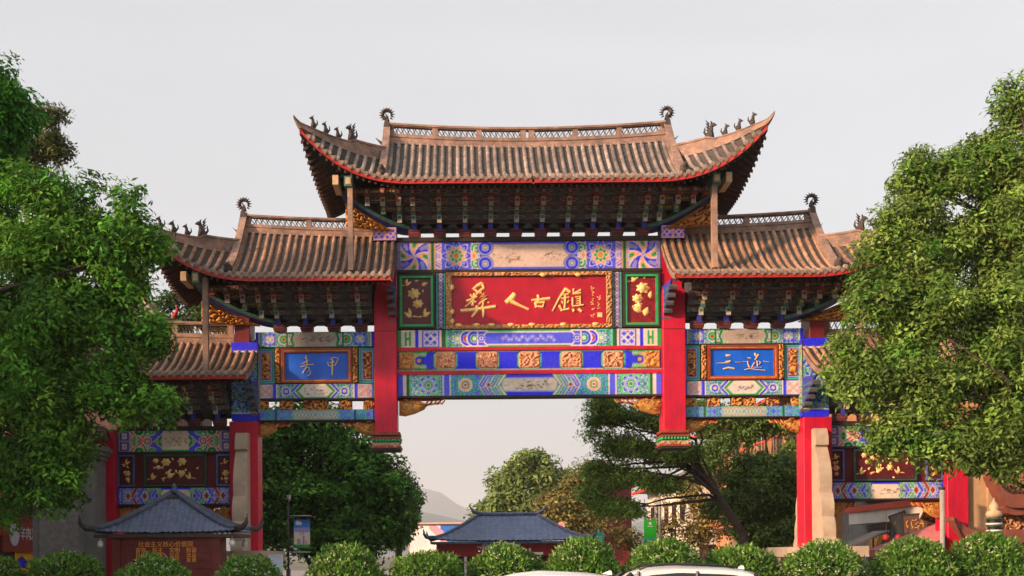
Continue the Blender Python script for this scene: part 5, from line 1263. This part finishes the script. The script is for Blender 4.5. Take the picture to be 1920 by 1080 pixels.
text('lettering', '羊肉米线', .43, (.14, .50, 2.72), sg, 'white_paint', rot=(R(90), 0, R(90)), sx=1.0)
im = Img(2.6, .8, 'gold'); im.a[:] = np.array((.75, .42, .02)); im.bands(im.poly([(.15, .25), (.9, .2), (1.0, .42), (.55, .62), (.2, .5)]), [(0, 'dark'), (-.05, 'blue')]); im.rect(2.0, 2.15, .3, .9, 'dark'); im.rect(1.95, 2.2, .25, .36, 'ink')
o = panel('poster', t, -1.3, 1.3, 1.42, 2.15, -.03, im, .03, 'paint'); o.rotation_euler.z = R(90); o.location = (.02, .75, .08)
for y in (-2, 3.9): MB().tube([(.2, y, 2.9), (.2, y, 3.5)], .02, 5).lathe([(.04, -.0), (.16, .08), (.2, .2), (.16, .32), (.04, .4)], 12, c=(.2, y, 2.55)).obj('lantern', 'red_trim', t, True)
# temple hall roof behind the left tree
M('hall_tile', (.13, .115, .11), .85, .35, 5, .4, 25)
t = thing('temple_hall', (-13.2, 10.5, 0), 'grey tiled temple roof with red eave edge behind the left wing roof', 'building')
booth_roof(t, -1.6, 0, 4.6, 3.2, 9.7, 12.2, 2.4, mats=('hall_tile', 'ridge', 'red_trim'), tile=.24, rows=10, lift=.8, amp=.05)
MB().box(-3.0, 3.0, -2.6, 2.6, 0, 9.9).obj('hall_wall', 'shop_wall', t); MB().box(-3.15, 3.15, -2.75, 2.75, 8.6, 9.6).obj('bracket_band', 'bracket_dark', t)
for x in (-3, -1, 1, 3): MB().tube([(x, -2.7, 0), (x, -2.7, 8.3)], .18, 8).obj('column', 'red_dark', t, True)
# banner lamp post
M('metal_dark', (.06, .06, .065), .4, .2, 6, metal=.6); M('metal_pale', (.45, .45, .46), .35, .15, 6, metal=.7)
p = P(541, 1080, 2.5); t = thing('lamp_post', (p.x, 2.5, 0), 'slim dark lamp post with blue scenery banner and camera', 'lamp post')
b = MB().tube([(0, 0, 0), (0, 0, 1.6)], .07, 10).tube([(0, 0, 1.6), (0, 0, 3.6)], .03, 8); b.obj('pole', 'metal_dark', t, True)
MB().tube([(0, 0, 3.6), (.05, 0, 3.75), (.02, 0, 3.9)], [.03, .05, .07], 7).obj('camera_head', 'metal_pale', t, True)
b = MB().tube([(0, 0, 2.12), (.7, 0, 2.12)], .018, 6).tube([(0, 0, 3.25), (.7, 0, 3.25)], .018, 6); b.obj('banner_arm', 'metal_pale', t, True)
im = Img(.5, .88, 'white'); im.rect(0, 1, .5, 1, 'light'); im.a[im.Z > .62] = srgb('#2f7fd8'); im.a[im.Z > .76] = srgb('#1b5fc6'); im.bands(im.circ(.12, .78, .07), [(0, 'white')]); im.bands(im.circ(.2, .76, .05), [(0, 'white')]); im.rect(0, 1, 0, .1, 'green'); im.rect(.1, .2, .1, .28, 'grey'); im.rect(.27, .33, .1, .36, 'lav'); im.rect(.36, .44, .1, .22, 'pink'); im.rect(.2, .23, .4, .6, 'grey'); im.rect(.27, .3, .4, .6, 'grey')
panel('banner', t, .18, .68, 2.25, 3.13, -.02, im, .03)
# mural wall far down the street
M('mural_edge', (.55, .35, .32), .7, .2, 4)
t = thing('mural_wall', (-1.4, 44, 0), 'distant wall painted with pink and blue mural beside the middle booth', 'wall')
im = Img(4.6, 2.2, 'blue', .04); im.a[:] = srgb('#2f6fc4'); im.a[im.X < 2.1] = srgb('#e6dfdc'); pk = srgb('#e89aa8')
im.bands(im.seg((1.5, .2), (2.35, .9), .25), [(0, pk)]); im.bands(im.seg((2.35, .9), (2.3, 1.5), .25), [(0, pk)]); im.bands(im.seg((2.3, 1.5), (1.6, 2.1), .25), [(0, pk)])
for x, z in ((3.3, 1.6), (3.55, 1.55), (4.1, 1.8)): im.bands(im.circ(x, z, .2), [(0, 'white')])
panel('mural', t, -2.3, 2.3, 1.6, 4.0, -.2, im, .2); MB().box(-2.4, 2.4, 0, .4, 0, 4.1).obj('wall_body', 'mural_edge', t); MB().box(-2.5, 2.5, -.3, .5, 4.1, 4.22).obj('coping', 'mural_edge', t)
# pink round lanterns and street signs
M('pink', (.75, .30, .30), .5, .1, 4); M('sign_green', (.03, .50, .03), .5, .08, 4); M('sign_teal', (.03, .42, .26), .5, .08, 4); M('concrete_pole', (.30, .28, .26), .8, .2, 5)
for (px, lab) in ((1034, 'pink round sign disc nearer the booth roof, on a thin pole'), (1053, 'pink round sign disc farther right on a thin pole')):
    p = P(px, 986, 30); t = thing('round_sign', (p.x, 30, 0), lab, 'sign', 'pink round signs behind the booth'); MB().tube([(0, 0, 0), (0, 0, p.z)], .04, 6).obj('pole', 'concrete_pole', t, True)
    o = MB().lathe([(.18, -.03), (.22, 0), (.18, .03)], 16).obj('disc', 'pink', t, loc=(0, -.06, p.z)); o.rotation_euler.x = R(90)
p = P(1219, 996, 12); t = thing('street_sign', (p.x, 12, 0), 'bright green hanging street sign on a pole', 'sign')
MB().tube([(.38, 0, 0), (.38, 0, 4.4)], .05, 8).obj('pole', 'concrete_pole', t, True); MB().box(-.25, .25, -.03, .03, 2.62, 3.32).obj('sign_panel', 'sign_green', t); MB().box(-.25, .25, -.031, .029, 2.30, 2.62).obj('sign_panel', 'sign_teal', t)
MB().lathe([(.06, 0), (.06, .01)], 12).obj('emblem', 'white_paint', t, loc=(0, -.035, 3.18)).rotation_euler.x = R(90); MB().box(-.1, .1, -.04, -.03, 3.05, 3.08).obj('text_line', 'white_paint', t); MB().tube([(.38, 0, 3.36), (-.27, 0, 3.36)], .02, 5).obj('sign_arm', 'concrete_pole', t)
p = P(1123, 1010, 14); t = thing('street_sign', (p.x, 14, 0), 'small teal sign with white lines beside the middle booth', 'sign')
MB().tube([(0, .05, 0), (0, .05, 3.0)], .04, 6).obj('pole', 'concrete_pole', t, True); MB().box(-.21, .21, -.03, .03, 2.38, 2.88).obj('sign_panel', 'sign_teal', t)
for k in range(3): MB().box(-.12, .12, -.04, -.03, 2.48 + .09 * k, 2.53 + .09 * k).obj('text_line', 'white_paint', t)
# pagoda far down the street
t = thing('pagoda', (16.2, 60, 0), 'small distant pagoda roof with red eaves above the hazy trees', 'building')
booth_roof(t, -5.0, 0, 3.2, 3.0, 7.6, 9.6, .9, mats=('tile', 'ridge', 'red_trim'), tile=.4, rows=6, lift=.7, amp=.06); MB().box(-7.4, -2.6, -2.2, 2.2, 0, 7.7).obj('tower_wall', 'red_dark', t)

# ------------------------------------------------------------------ buildings behind the right side of the gate
M('ochre', (.52, .26, .12), .8, .2, 2, .2, 12); M('white_wall', (.66, .60, .54), .85, .12, 2); M('red_bright', (.55, .05, .02), .5, .2, 4); M('awning', (.75, .25, .25), .6, .15, 3, transl=.3); M('sign_gold', (.72, .34, .05), .5, .2, 6); M('grey_panel', (.20, .19, .19), .7, .25, 4)
t = thing('arched_house', (15.0, 16, 0), 'ochre two storey house with arches and red railings behind the right side bay', 'building')
MB().box(0, 8, -2, 18, 0, 8.8).obj('house_wall', 'ochre', t)
for fl, zb in enumerate((3.6, 6.4)):
    sl = MB().box(-.9, .0, -2.1, 18, zb - .25, zb).obj('balcony', 'ochre', t)
    MB().box(-.95, -.9, -2.1, 18, zb - .15, zb - .02).obj('balcony_edge', 'red_bright', sl); MB().box(-.9, -.84, -2.1, 18, zb + .75, zb + .85).obj('railing', 'red_bright', sl)
    for k in range(40): MB().box(-.89, -.85, -2.0 + .5 * k, -1.95 + .5 * k, zb, zb + .75).obj('baluster', 'ochre', sl)
    for k in range(7):
        y = -1.0 + 2.6 * k; arch = [(y, zb + .1), (y + 1.6, zb + .1), (y + 1.6, zb + 1.3)] + [(y + .8 + .8 * math.cos(a), zb + 1.3 + .6 * math.sin(a)) for a in np.linspace(.2, math.pi - .2, 7)] + [(y, zb + 1.3)]
        w_ = MB().prism(arch, -.03, -.005, 'x').obj('arched_window', 'black', t); MB().tube([(-.04, *q) for q in arch], .07, 5, cap=False).obj('window_frame', 'pale_wood', w_)
        MB().box(-.06, -.03, y + .77, y + .83, zb + .1, zb + 1.8).obj('mullion', 'pale_wood', w_)
MB().prism([(-1.5, 8.8), (8.6, 8.8), (3.5, 11.4)], -2.6, 18.4, 'y').obj('house_roof', 'tile', t); MB().box(-1.55, -1.45, -2.6, 18.4, 8.7, 8.85).obj('eave_edge', 'red_bright', t)
t = thing('white_house', (13.6, 36, 0), 'white walled house with red eaves glimpsed between the street trees', 'building')
MB().box(0, 8, -1, 14, 0, 6.4).obj('house_wall', 'white_wall', t); MB().prism([(-1, 6.4), (9, 6.4), (4, 8.6)], -1.6, 14.5, 'y').obj('house_roof', 'tile', t); MB().box(-1.08, -.98, -1.6, 14.5, 6.3, 6.5).obj('eave_edge', 'red_bright', t)
for fl in (1.0, 3.8):
    for k in range(5):
        w_ = MB().box(-.04, -.01, .2 + 2.7 * k, 1.6 + 2.7 * k, fl, fl + 1.5).obj('window', 'glass', t); MB().box(-.07, -.04, .87 + 2.7 * k, .93 + 2.7 * k, fl, fl + 1.5).obj('window_frame', 'red_dark', w_)
    for k in range(2): MB().box(.6 + 3.5 * k, 2.2 + 3.5 * k, -1.04, -1.01, fl, fl + 1.5).obj('window', 'glass', t)
# shop row behind the right outer bay
t = thing('shop_row', (15.7, 3.2, 0), 'shop front with white balcony and red edges behind the right outer bay', 'shop')
MB().box(.0, 5, 0, 11, 0, 4.6).obj('shop_wall', 'grey_panel', t)
MB().box(-.7, 0, .2, 8, 3.05, 3.5).obj('balcony_front', 'white_wall', t); MB().box(-.8, .1, -.1, 8.2, 3.5, 3.72).obj('balcony_edge', 'red_bright', t); MB().box(-.75, 0, .0, 8.1, 3.95, 4.2).obj('upper_edge', 'red_bright', t); MB().box(-.6, 0, .4, 4, 4.2, 4.6).obj('upper_wall', 'white_wall', t)
for k in range(3): MB().box(-.05, -.02, .4 + 2.6 * k, 2.6 + 2.6 * k, 1.6 - 1.4, 2.9).obj('shop_opening', 'black', t)
MB().prism([(-1.2, 4.6), (5.4, 4.6), (2.1, 6.4)], -.4, 11.4, 'y').obj('shop_roof', 'tile', t)
for (y, z, rx, lab) in ((.5, 2.62, -.5, 'gold framed sign'), (5.6, 2.3, -.35, 'dark sign')):
    sb = MB().box(-.05, .05, -.42, .42, -.32, .32).obj('hanging_sign', 'red_dark' if rx < -.4 else 'grey_panel', t, loc=(-.6, y, z)); sb.rotation_euler = (0, R(18), 0)
    for a, c, d_, e in ((-.45, .45, .30, .36), (-.45, .45, -.36, -.30), (-.45, -.39, -.3, .3), (.39, .45, -.3, .3)): MB().box(-.09, .06, a, c, d_, e).obj('sign_frame', 'sign_gold', sb)
    for k in range(3): MB().box(-.07, -.05, -.28 + .2 * k, -.14 + .2 * k, -.15, .15).obj('sign_letter', 'sign_gold', sb)
sb = MB().box(-.06, 0, 2.6, 4.6, 2.05, 2.85).obj('grey_signboard', 'grey_panel', t)
for (y, z) in ((3.4, 1.9), (2.2, 2.0)): MB().lathe([(.04, -.2), (.17, -.14), (.22, 0), (.17, .14), (.04, .2)], 12, c=(-.9, y, z)).obj('lantern', 'red_trim', t, True)
t = thing('awning_tent', (14.2, 1.6, 0), 'pale pink market awning on grey posts behind the right outer bay', 'awning')
a0, a1, a2, a3 = P(1622, 1035, 3.0), P(1768, 978, 1.2), P(1768, 1010, -.2), P(1640, 1044, 1.0)
ap = P(1750, 975, 1.8)
pts = [P(1624, 1032, 1.6), P(1700, 1030, -.9), P(1768, 1012, -.9), P(1768, 976, 1.4)]
b = MB(); o0 = Vector((14.2, 1.6, 0)); top = [q - o0 for q in pts]; b.add(top + [q - Vector((0, 0, .04)) for q in top], [(0, 1, 2, 3), (7, 6, 5, 4), (0, 4, 5, 1), (1, 5, 6, 2), (2, 6, 7, 3), (3, 7, 4, 0)])
b.obj('canopy', 'awning', t)
for i, q in enumerate(top):
    nx = top[(i + 1) % 4]
    b = MB(); b.add([q, nx, nx - Vector((0, 0, .2)), q - Vector((0, 0, .2)), q + Vector((.01, .01, 0)), nx + Vector((.01, .01, 0)), nx + Vector((.01, .01, -.2)), q + Vector((.01, .01, -.2))], [(0, 1, 2, 3), (4, 5, 6, 7)]); b.obj('valance', 'awning', t)
    MB().tube([(q.x, q.y, 0), (q.x, q.y, q.z)], .035, 6).obj('post', 'metal_pale', t, True)
p = P(1767, 1000, -1.2); t = thing('service_pole', (p.x, -1.2, 0), 'plain grey metal pole left of the right outer red column', 'pole'); MB().tube([(0, 0, .0), (0, 0, 3.7)], .07, 8).tube([(0, 0, 0), (0, 0, .12)], .14, 8).obj('shaft', 'kerb', t, True); MB().tube([(0, 0, 3.7), (0, 0, 3.78)], .085, 8).obj('pole_cap', 'metal_dark', t, True)
def board(name, px, py, Y, w, h, label, mat, fm, rz, ry=0., lett=3):
    p = P(px, py, Y); t = thing(name, (p.x, p.y, 0), label, 'sign')
    sb = MB().box(-w / 2, w / 2, -.03, .03, -h / 2, h / 2).obj('sign_panel', mat, t, loc=(0, 0, p.z)); sb.rotation_euler = (0, ry, rz)
    frame('sign_frame', -w / 2 - .04, w / 2 + .04, -h / 2 - .04, h / 2 + .04, -.0, .05, .06, fm, sb)
    g = G(int(px))
    for k in range(lett):
        b = MB(); x0 = -w * .3 + w * .6 * k / max(1, lett - 1)
        for q in range(5):
            x, z = x0 + g.uniform(-.04, .04), g.uniform(-h * .25, h * .25); a = g.choice((0., 1.57, .8)); l = g.uniform(.03, .07); b.brush([(x - l * math.cos(a), z - l * math.sin(a)), (x, z), (x + l * math.cos(a), z + l * math.sin(a))], .014, -.032 - .001 * q, .006)
        b.obj('lettering', 'sign_gold', sb)
    MB().tube([(0, .06, 0), (0, .06, p.z + h / 2)], .03, 6).obj('post', 'metal_dark', t, True)
    return t
board('hanging_signboard', 1749, 968, 2.6, .55, .42, 'small gold framed signboard tilted beside the right red column', 'red_dark', 'sign_gold', R(-25), R(25))
board('hanging_signboard', 1690, 985, 5.5, .5, .8, 'narrow dark signboard with gold letters behind the right outer bay', 'grey_panel', 'metal_dark', R(-30), R(-20), 2)
board('menu_board', 1715, 982, 4.6, .75, .6, 'dark menu board under the white balcony', 'shop_wall', 'metal_dark', R(-20), R(-3), 4)
for px, lab in ((1662, 'red round lantern left of its pair under the shop balcony'), (1685, 'red round lantern right of its pair under the shop balcony')):
    p = P(px, 1008, 4.0); t = thing('red_lantern', (p.x, p.y, p.z), lab, 'lantern', 'red lanterns under the shop balcony'); MB().lathe([(.03, -.11), (.10, -.07), (.13, 0), (.10, .07), (.03, .11)], 12).obj('lantern_body', 'red_trim', t, True); MB().tube([(0, 0, .11), (0, 0, .9)], .008, 4).obj('cord', 'black', t)
p = P(1615, 1005, 6.0); t = thing('stall_canopy', (p.x, p.y, 0), 'grey sloping stall canopy right of the right stone pillar', 'awning')
MB().prism([(-.55, p.z - .35), (.75, p.z + .12), (.75, p.z + .18), (-.55, p.z - .29)], -.6, .9, 'y').obj('canopy', 'grey_panel', t)
for x, y in ((-.5, -.5), (.7, -.5), (-.5, .8), (.7, .8)): MB().tube([(x, y, 0), (x, y, p.z - .3 + .36 * (x + .55))], .03, 6).obj('post', 'metal_dark', t, True)
p = P(1433, 1030, 6.5); t = thing('fruit_stall', (p.x, p.y, 0), 'red covered stall table heaped with red goods beside the right plinth', 'stall')
MB().box(-.5, .5, -.35, .35, 1.75, 1.82).obj('table_top', 'red_bright', t); MB().box(-.48, .48, -.33, -.30, .9, 1.75).obj('cloth', 'red_bright', t)
for x, y in ((-.45, -.3), (.45, -.3), (-.45, .3), (.45, .3)): MB().box(x - .03, x + .03, y - .03, y + .03, 0, 1.75).obj('leg', 'metal_pale', t)
b = MB(); g = G(9)
for k in range(26): b.ball((g.uniform(-.4, .4), g.uniform(-.28, .28), 1.86 + g.uniform(0, .22)), g.uniform(.06, .11), 8, 6)
b.obj('goods', 'pink', t, True, kind='stuff')
M('plaster', (.34, .30, .26), .9, .2, 1.5, .3, 10)
t = thing('shade_building', (-23, -9, 0), 'plain plastered building added outside the view to shade the left of the gate', 'building')  # unseen building, added to keep the low sun off the gate's left side
cw = MB().box(-5.5, 5.5, -7, 7, 0, 10.2).obj('building_wall', 'plaster', t); MB().box(-5.9, 5.9, -7.4, 7.4, 10.2, 10.7).obj('parapet', 'kerb', t); MB().prism([(-5.9, 10.7), (5.9, 10.7), (0, 12.6)], -7.4, 7.4, 'y').obj('building_roof', 'tile', t)
for fl in (1.0, 4.4, 7.4):
    for k in range(5): w_ = MB().box(5.5, 5.54, -6 + 2.6 * k, -4.5 + 2.6 * k, fl, fl + 1.8).obj('window', 'glass', cw); 
# carved stone side wall at the right edge
t = thing('stone_side_wall', (15.6, .2, 0), 'tan stone wall with carved panel and brown curved eaves at the right edge', 'wall'); M('tan_stone', (.46, .31, .18), .9, .15, 2.5, .4, 20); M('eave_brown', (.20, .065, .045), .7, .25, 4)
MB().box(-1.30, -.58, -.35, .4, 0, 5.2).obj('pier', 'tan_stone', t); MB().box(-.58, -.42, -.42, .4, 0, 5.0).obj('pier_moulding', 'tan_stone', t); MB().box(-.42, 2.6, 0, .4, 0, 4.6).obj('wall_body', 'tan_stone', t)
im = Img(1.35, 1.9, 'tan', .025); hf = worms(im, 140, 15.); k = np.clip((hf - .2) / .5, 0, 1)[..., None]; im.a = np.array((.16, .07, .035)) * (1 - k) + np.array((.50, .26, .12)) * k
panel('carved_panel', t, -.30, 1.05, 2.45, 4.35, -.03, im, .03, 'carving', 'tan_stone', hf, .1)
MB().box(1.05, 1.2, -.12, 0, 2.4, 4.4).obj('panel_moulding', 'tan_stone', t); MB().box(-.42, -.30, -.1, 0, 2.4, 4.4).obj('panel_moulding', 'tan_stone', t)
def horn_eave(px0, py0, px1, py1, Y, name):
    a = P(px0, py0, Y) - Vector((15.6, .2, 0)); c = P(px1, py1, Y) - Vector((15.6, .2, 0)); w = c.x - a.x; h = a.z - c.z; b = MB()
    top = [(a.x + w * q, c.z + h * (1 - min(1, q / .45)) ** 2.0) for q in np.linspace(0, 1, 14)]; top[0] = (a.x, a.z)
    th = [.10 + .28 * min(1, q / .3) for q in np.linspace(0, 1, 14)]
    top += [(a.x + 3.6, c.z)]; th += [.38]
    b.prism(top + [(x, z - q) for (x, z), q in reversed(list(zip(top, th)))], -1.0, .0, 'y'); o = b.obj(name, 'eave_brown', t); b = MB()
    b.prism([(x + .1, z - q) for (x, z), q in zip(top[3:], th[3:])] + [(x + .1, z - q - .2) for (x, z), q in reversed(list(zip(top[3:], th[3:])))], -.85, -.02, 'y'); b.obj('eave_soffit', 'eave_brown', o)
    return o
horn_eave(1802, 968, 1900, 992, -1.2, 'curved_eave'); horn_eave(1876, 884, 1960, 925, -1.2, 'curved_eave')
p = P(1864, 1000, -2.6); t = thing('finial_post', (p.x, -2.6, 0), 'post banded green black and white under a golden gourd finial at right edge', 'post')
MB().lathe([(.16, 0), (.16, 2.12)], 14).obj('shaft', 'bracket_dark', t, True); z = 2.12
for k, (r_, h_, mt) in enumerate(((.17, .10, 'white_paint'), (.155, .08, 'green_dk'), (.19, .06, 'black'), (.155, .07, 'sign_gold'), (.18, .07, 'green_dk'), (.20, .05, 'white_paint'), (.17, .07, 'black'), (.19, .06, 'green_dk'), (.21, .05, 'white_paint'), (.19, .08, 'black'), (.21, .05, 'green_dk'))):
    MB().lathe([(r_ * .92, 0), (r_, h_ * .3), (r_, h_ * .7), (r_ * .92, h_)], 14, c=(0, 0, z)).obj('band', mt, t, True); z += h_
MB().lathe([(.11, 0), (.19, .04), (.21, .10), (.18, .17), (.10, .21), (.12, .25), (.125, .31), (.08, .39), (.03, .45), (.005, .55)], 16, c=(0, 0, z)).obj('gourd_finial', 'pale_wood', t, True)

# ------------------------------------------------------------------ cars on the road in front
M('car_white', (.78, .78, .78), .18, .02, 2, spec=.6); M('car_glass', (.015, .017, .02), .05, .1, 2, spec=.7); M('tyre', (.02, .02, .02), .85, .2, 8); M('rim', (.5, .5, .52), .3, .1, 6, metal=.8); M('car_black', (.02, .02, .022), .4, .2, 5); M('lamp_red', (.4, .02, .02), .2, .1, 5); M('lamp_clear', (.7, .7, .72), .1, .1, 5)
def car(loc, label, H_=1.74, L_=4.6, Wd=1.86, rails=True):
    t = thing('parked_car', loc, label, 'car', 'white cars on the road')
    hl, hw = L_ / 2, Wd / 2; k = H_ / 1.74
    # lower body: stations from nose (-x) to tail
    st = [(-hl, .55, .78, .70), (-hl + .12, .42, .90, .86), (-hl + .6, .32, .99, .97), (-hl + 1.25, .30, 1.05, 1.0), (-.2, .30, 1.07, 1.0), (hl - 1.0, .30, 1.09, 1.0), (hl - .3, .34, 1.08, .97), (hl - .06, .45, 1.02, .90), (hl, .6, .9, .80)]
    def sect(x, z0, z1, f):
        w = hw * f; zm = z0 + (z1 - z0) * .55
        return [(x, -w * .86, z0), (x, -w * .97, z0 + .12), (x, -w, zm), (x, -w * .96, z1 - .06), (x, -w * .86, z1), (x, w * .86, z1), (x, w * .96, z1 - .06), (x, w, zm), (x, w * .97, z0 + .12), (x, w * .86, z0)]
    A = np.array([sect(x, a * k, c * k, f) for x, a, c, f in st]); n = 10; b = MB()
    b.add(A.reshape(-1, 3), [(i * n + j, i * n + (j + 1) % n, (i + 1) * n + (j + 1) % n, (i + 1) * n + j) for i in range(len(st) - 1) for j in range(n)] + [tuple(range(n)), tuple(range((len(st) - 1) * n, len(st) * n))])
    body = b.obj('body', 'car_white', t, True)
    # cabin glass and roof
    cs = [(-hl + 1.15, 1.03, .84), (-hl + 1.95, 1.60, .70), (-hl + 2.3, 1.68, .69), (.45, 1.72, .69), (hl - .95, 1.68, .68), (hl - .45, 1.60, .67), (hl - .12, 1.08, .80)]
    def csec(x, z, f, zb=1.03, q=1.):
        w = hw * f * q; wb = hw * .86 * q; return [(x, -wb, zb * k), (x, -w, z * k - .05), (x, -w * .86, z * k), (x, w * .86, z * k), (x, w, z * k - .05), (x, wb, zb * k)]
    Bq = np.array([csec(x, z, f) for x, z, f in cs]); n = 6; b = MB()
    b.add(Bq.reshape(-1, 3), [(i * n + j, i * n + (j + 1) % n, (i + 1) * n + (j + 1) % n, (i + 1) * n + j) for i in range(len(cs) - 1) for j in range(n)] + [tuple(range(n)), tuple(range((len(cs) - 1) * n, len(cs) * n))])
    b.obj('windows', 'car_glass', t)
    xs = np.linspace(-hl + 1.85, hl - .30, 18); ys = np.linspace(-1, 1, 11); zz = np.interp(xs, [c[0] for c in cs], [c[1] for c in cs]); Rf = np.zeros((18, 11, 3)); Rb = Rf.copy()
    for i, x in enumerate(xs):
        for j, y in enumerate(ys): Rf[i, j] = (x, y * hw * .715, zz[i] * k + .045 - .06 * abs(y) ** 3 - .03 * max(0, -(i - 2) / 2)); Rb[i, j] = Rf[i, j] - (0, 0, .07)
    b = MB(); b.grid(Rf); b.grid(Rb)
    for j in (0, 10): b.grid(np.stack([Rf[:, j], Rb[:, j]], 1))
    for i in (0, 17): b.grid(np.stack([Rf[i], Rb[i]], 1))
    rf = b.obj('roof', 'car_white', t, True)
    for sy in (-1, 1):
        b = MB()
        for x0, x1, z0, z1 in ((-hl + 1.15, -hl + 1.95, 1.03, 1.63), (hl - .12, hl - .5, 1.06, 1.62)): b.tube([(x0, sy * hw * .86, z0 * k), (x1, sy * hw * .70, z1 * k)], .045, 6)
        for x in (-.35, .75): b.tube([(x, sy * hw * .87, 1.05 * k), (x + .05, sy * hw * .70, 1.66 * k)], .035, 6)
        b.obj('pillars', 'car_black' if rails else 'car_white', t)
        if rails: MB().tube([(-hl + 2.1, sy * hw * .62, 1.70 * k), (-hl + 2.3, sy * hw * .62, 1.775 * k), (.9, sy * hw * .62, 1.79 * k), (hl - .8, sy * hw * .62, 1.72 * k)], .022, 6).obj('roof_rail', 'car_black', rf, True)
        MB().ball((-hl + 1.55, sy * (hw + .10), 1.12 * k), (.09, .12, .09), 8, 6).obj('wing_mirror', 'car_white', t, True)
        MB().ball((-hl + .25, sy * hw * .72, .78 * k), (.18, .16, .08), 8, 6).obj('headlight', 'lamp_clear', t, True); MB().ball((hl - .08, sy * hw * .76, .92 * k), (.08, .14, .1), 8, 6).obj('tail_light', 'lamp_red', t, True)
        for x in (-hl + .85, hl - .9):
            wl = MB().lathe([(.20, -.1), (.33, -.1), (.345, -.06), (.345, .06), (.33, .1), (.20, .1)], 20).obj('wheel', 'tyre', t, True, loc=(x, sy * (hw - .1), .345)); wl.rotation_euler.x = R(90)
            MB().lathe([(.21, -.085), (.19, -.07), (.05, -.09), (.05, .09), (.19, .07), (.21, .085)], 14).obj('rim', 'rim', wl, True)
    MB().prism([(hl - .72, 1.67 * k + .03), (hl - .58, 1.67 * k + .09), (hl - .55, 1.66 * k + .09), (hl - .54, 1.65 * k + .03)], -.025, .025).obj('roof_antenna', 'car_white', rf)
    MB().box(-hl - .03, -hl + .02, -.5, .5, .5 * k, .62 * k).obj('grille', 'car_black', t)
    return t
YC = -9.5
p = P(1292, 1062, YC); car((p.x - 1.0, -10.6, -.12), 'white sport utility car with dark roof rails passing before the gate', H_=(P(1290, 1057, -10.6).z + .12) / 1.79 * 1.74, L_=4.75)
q = P(1068, 1073, -10.6); car((q.x - 1.2, -12.9, -.12), 'lower white car whose roof shows left of the utility car', H_=(P(1068, 1069, -12.9).z + .12) / 1.765 * 1.74, L_=4.5, rails=False)

# ------------------------------------------------------------------ far hills and the air between
M('hill', (.045, .075, .075), .95, .3, .01)
n = 90; A = np.zeros((n, 14, 3)); xs = np.linspace(-1600, 1600, n)
def hz(x): return 40 + 118 * math.exp(-((x + 90) / 130) ** 2) + 70 * math.exp(-((x + 330) / 180) ** 2) + 60 * math.exp(-((x - 420) / 260) ** 2) + 45 * math.exp(-((x - 900) / 300) ** 2) + 50 * math.exp(-((x + 900) / 300) ** 2) + 5 * math.sin(x / 37) + 3 * math.sin(x / 13)
for i, x in enumerate(xs):
    for j in range(14): v = j / 13; A[i, j] = (x * 1.9, (2300 + 900 * v) * 1.9, -1 + 1.9 * hz(x) * math.sin(math.pi * v) ** 1.3)
MB().grid(A).obj('hills', 'hill', kind='structure', smooth=True)
A = np.zeros((n, 10, 3))
for i, x in enumerate(xs * .7):
    h = 22 + 42 * math.exp(-((x + 60) / 90) ** 2) + 30 * math.exp(-((x + 350) / 130) ** 2) + 30 * math.exp(-((x - 300) / 150) ** 2) + 3 * math.sin(x / 21)
    for j in range(10): v = j / 9; A[i, j] = (x * 1.9, (1300 + 500 * v) * 1.9, -1 + 1.9 * h * math.sin(math.pi * v) ** 1.3)
MB().grid(A).obj('hills', 'hill', kind='structure', smooth=True)
hm = bpy.data.materials.new('haze'); hm.use_nodes = True; hn = hm.node_tree; hn.nodes.clear()
pv = hn.nodes.new('ShaderNodeVolumePrincipled'); pv.inputs['Color'].default_value = (.88, .935, 1.0, 1); pv.inputs['Density'].default_value = 2e-4; pv.inputs['Anisotropy'].default_value = 0.0
ho = hn.nodes.new('ShaderNodeOutputMaterial'); hn.links.new(pv.outputs[0], ho.inputs['Volume']); MATS['haze'] = hm
MB().box(-6100, 6100, -3100, 9100, -1.6, 350).obj('haze', 'haze', kind='stuff')
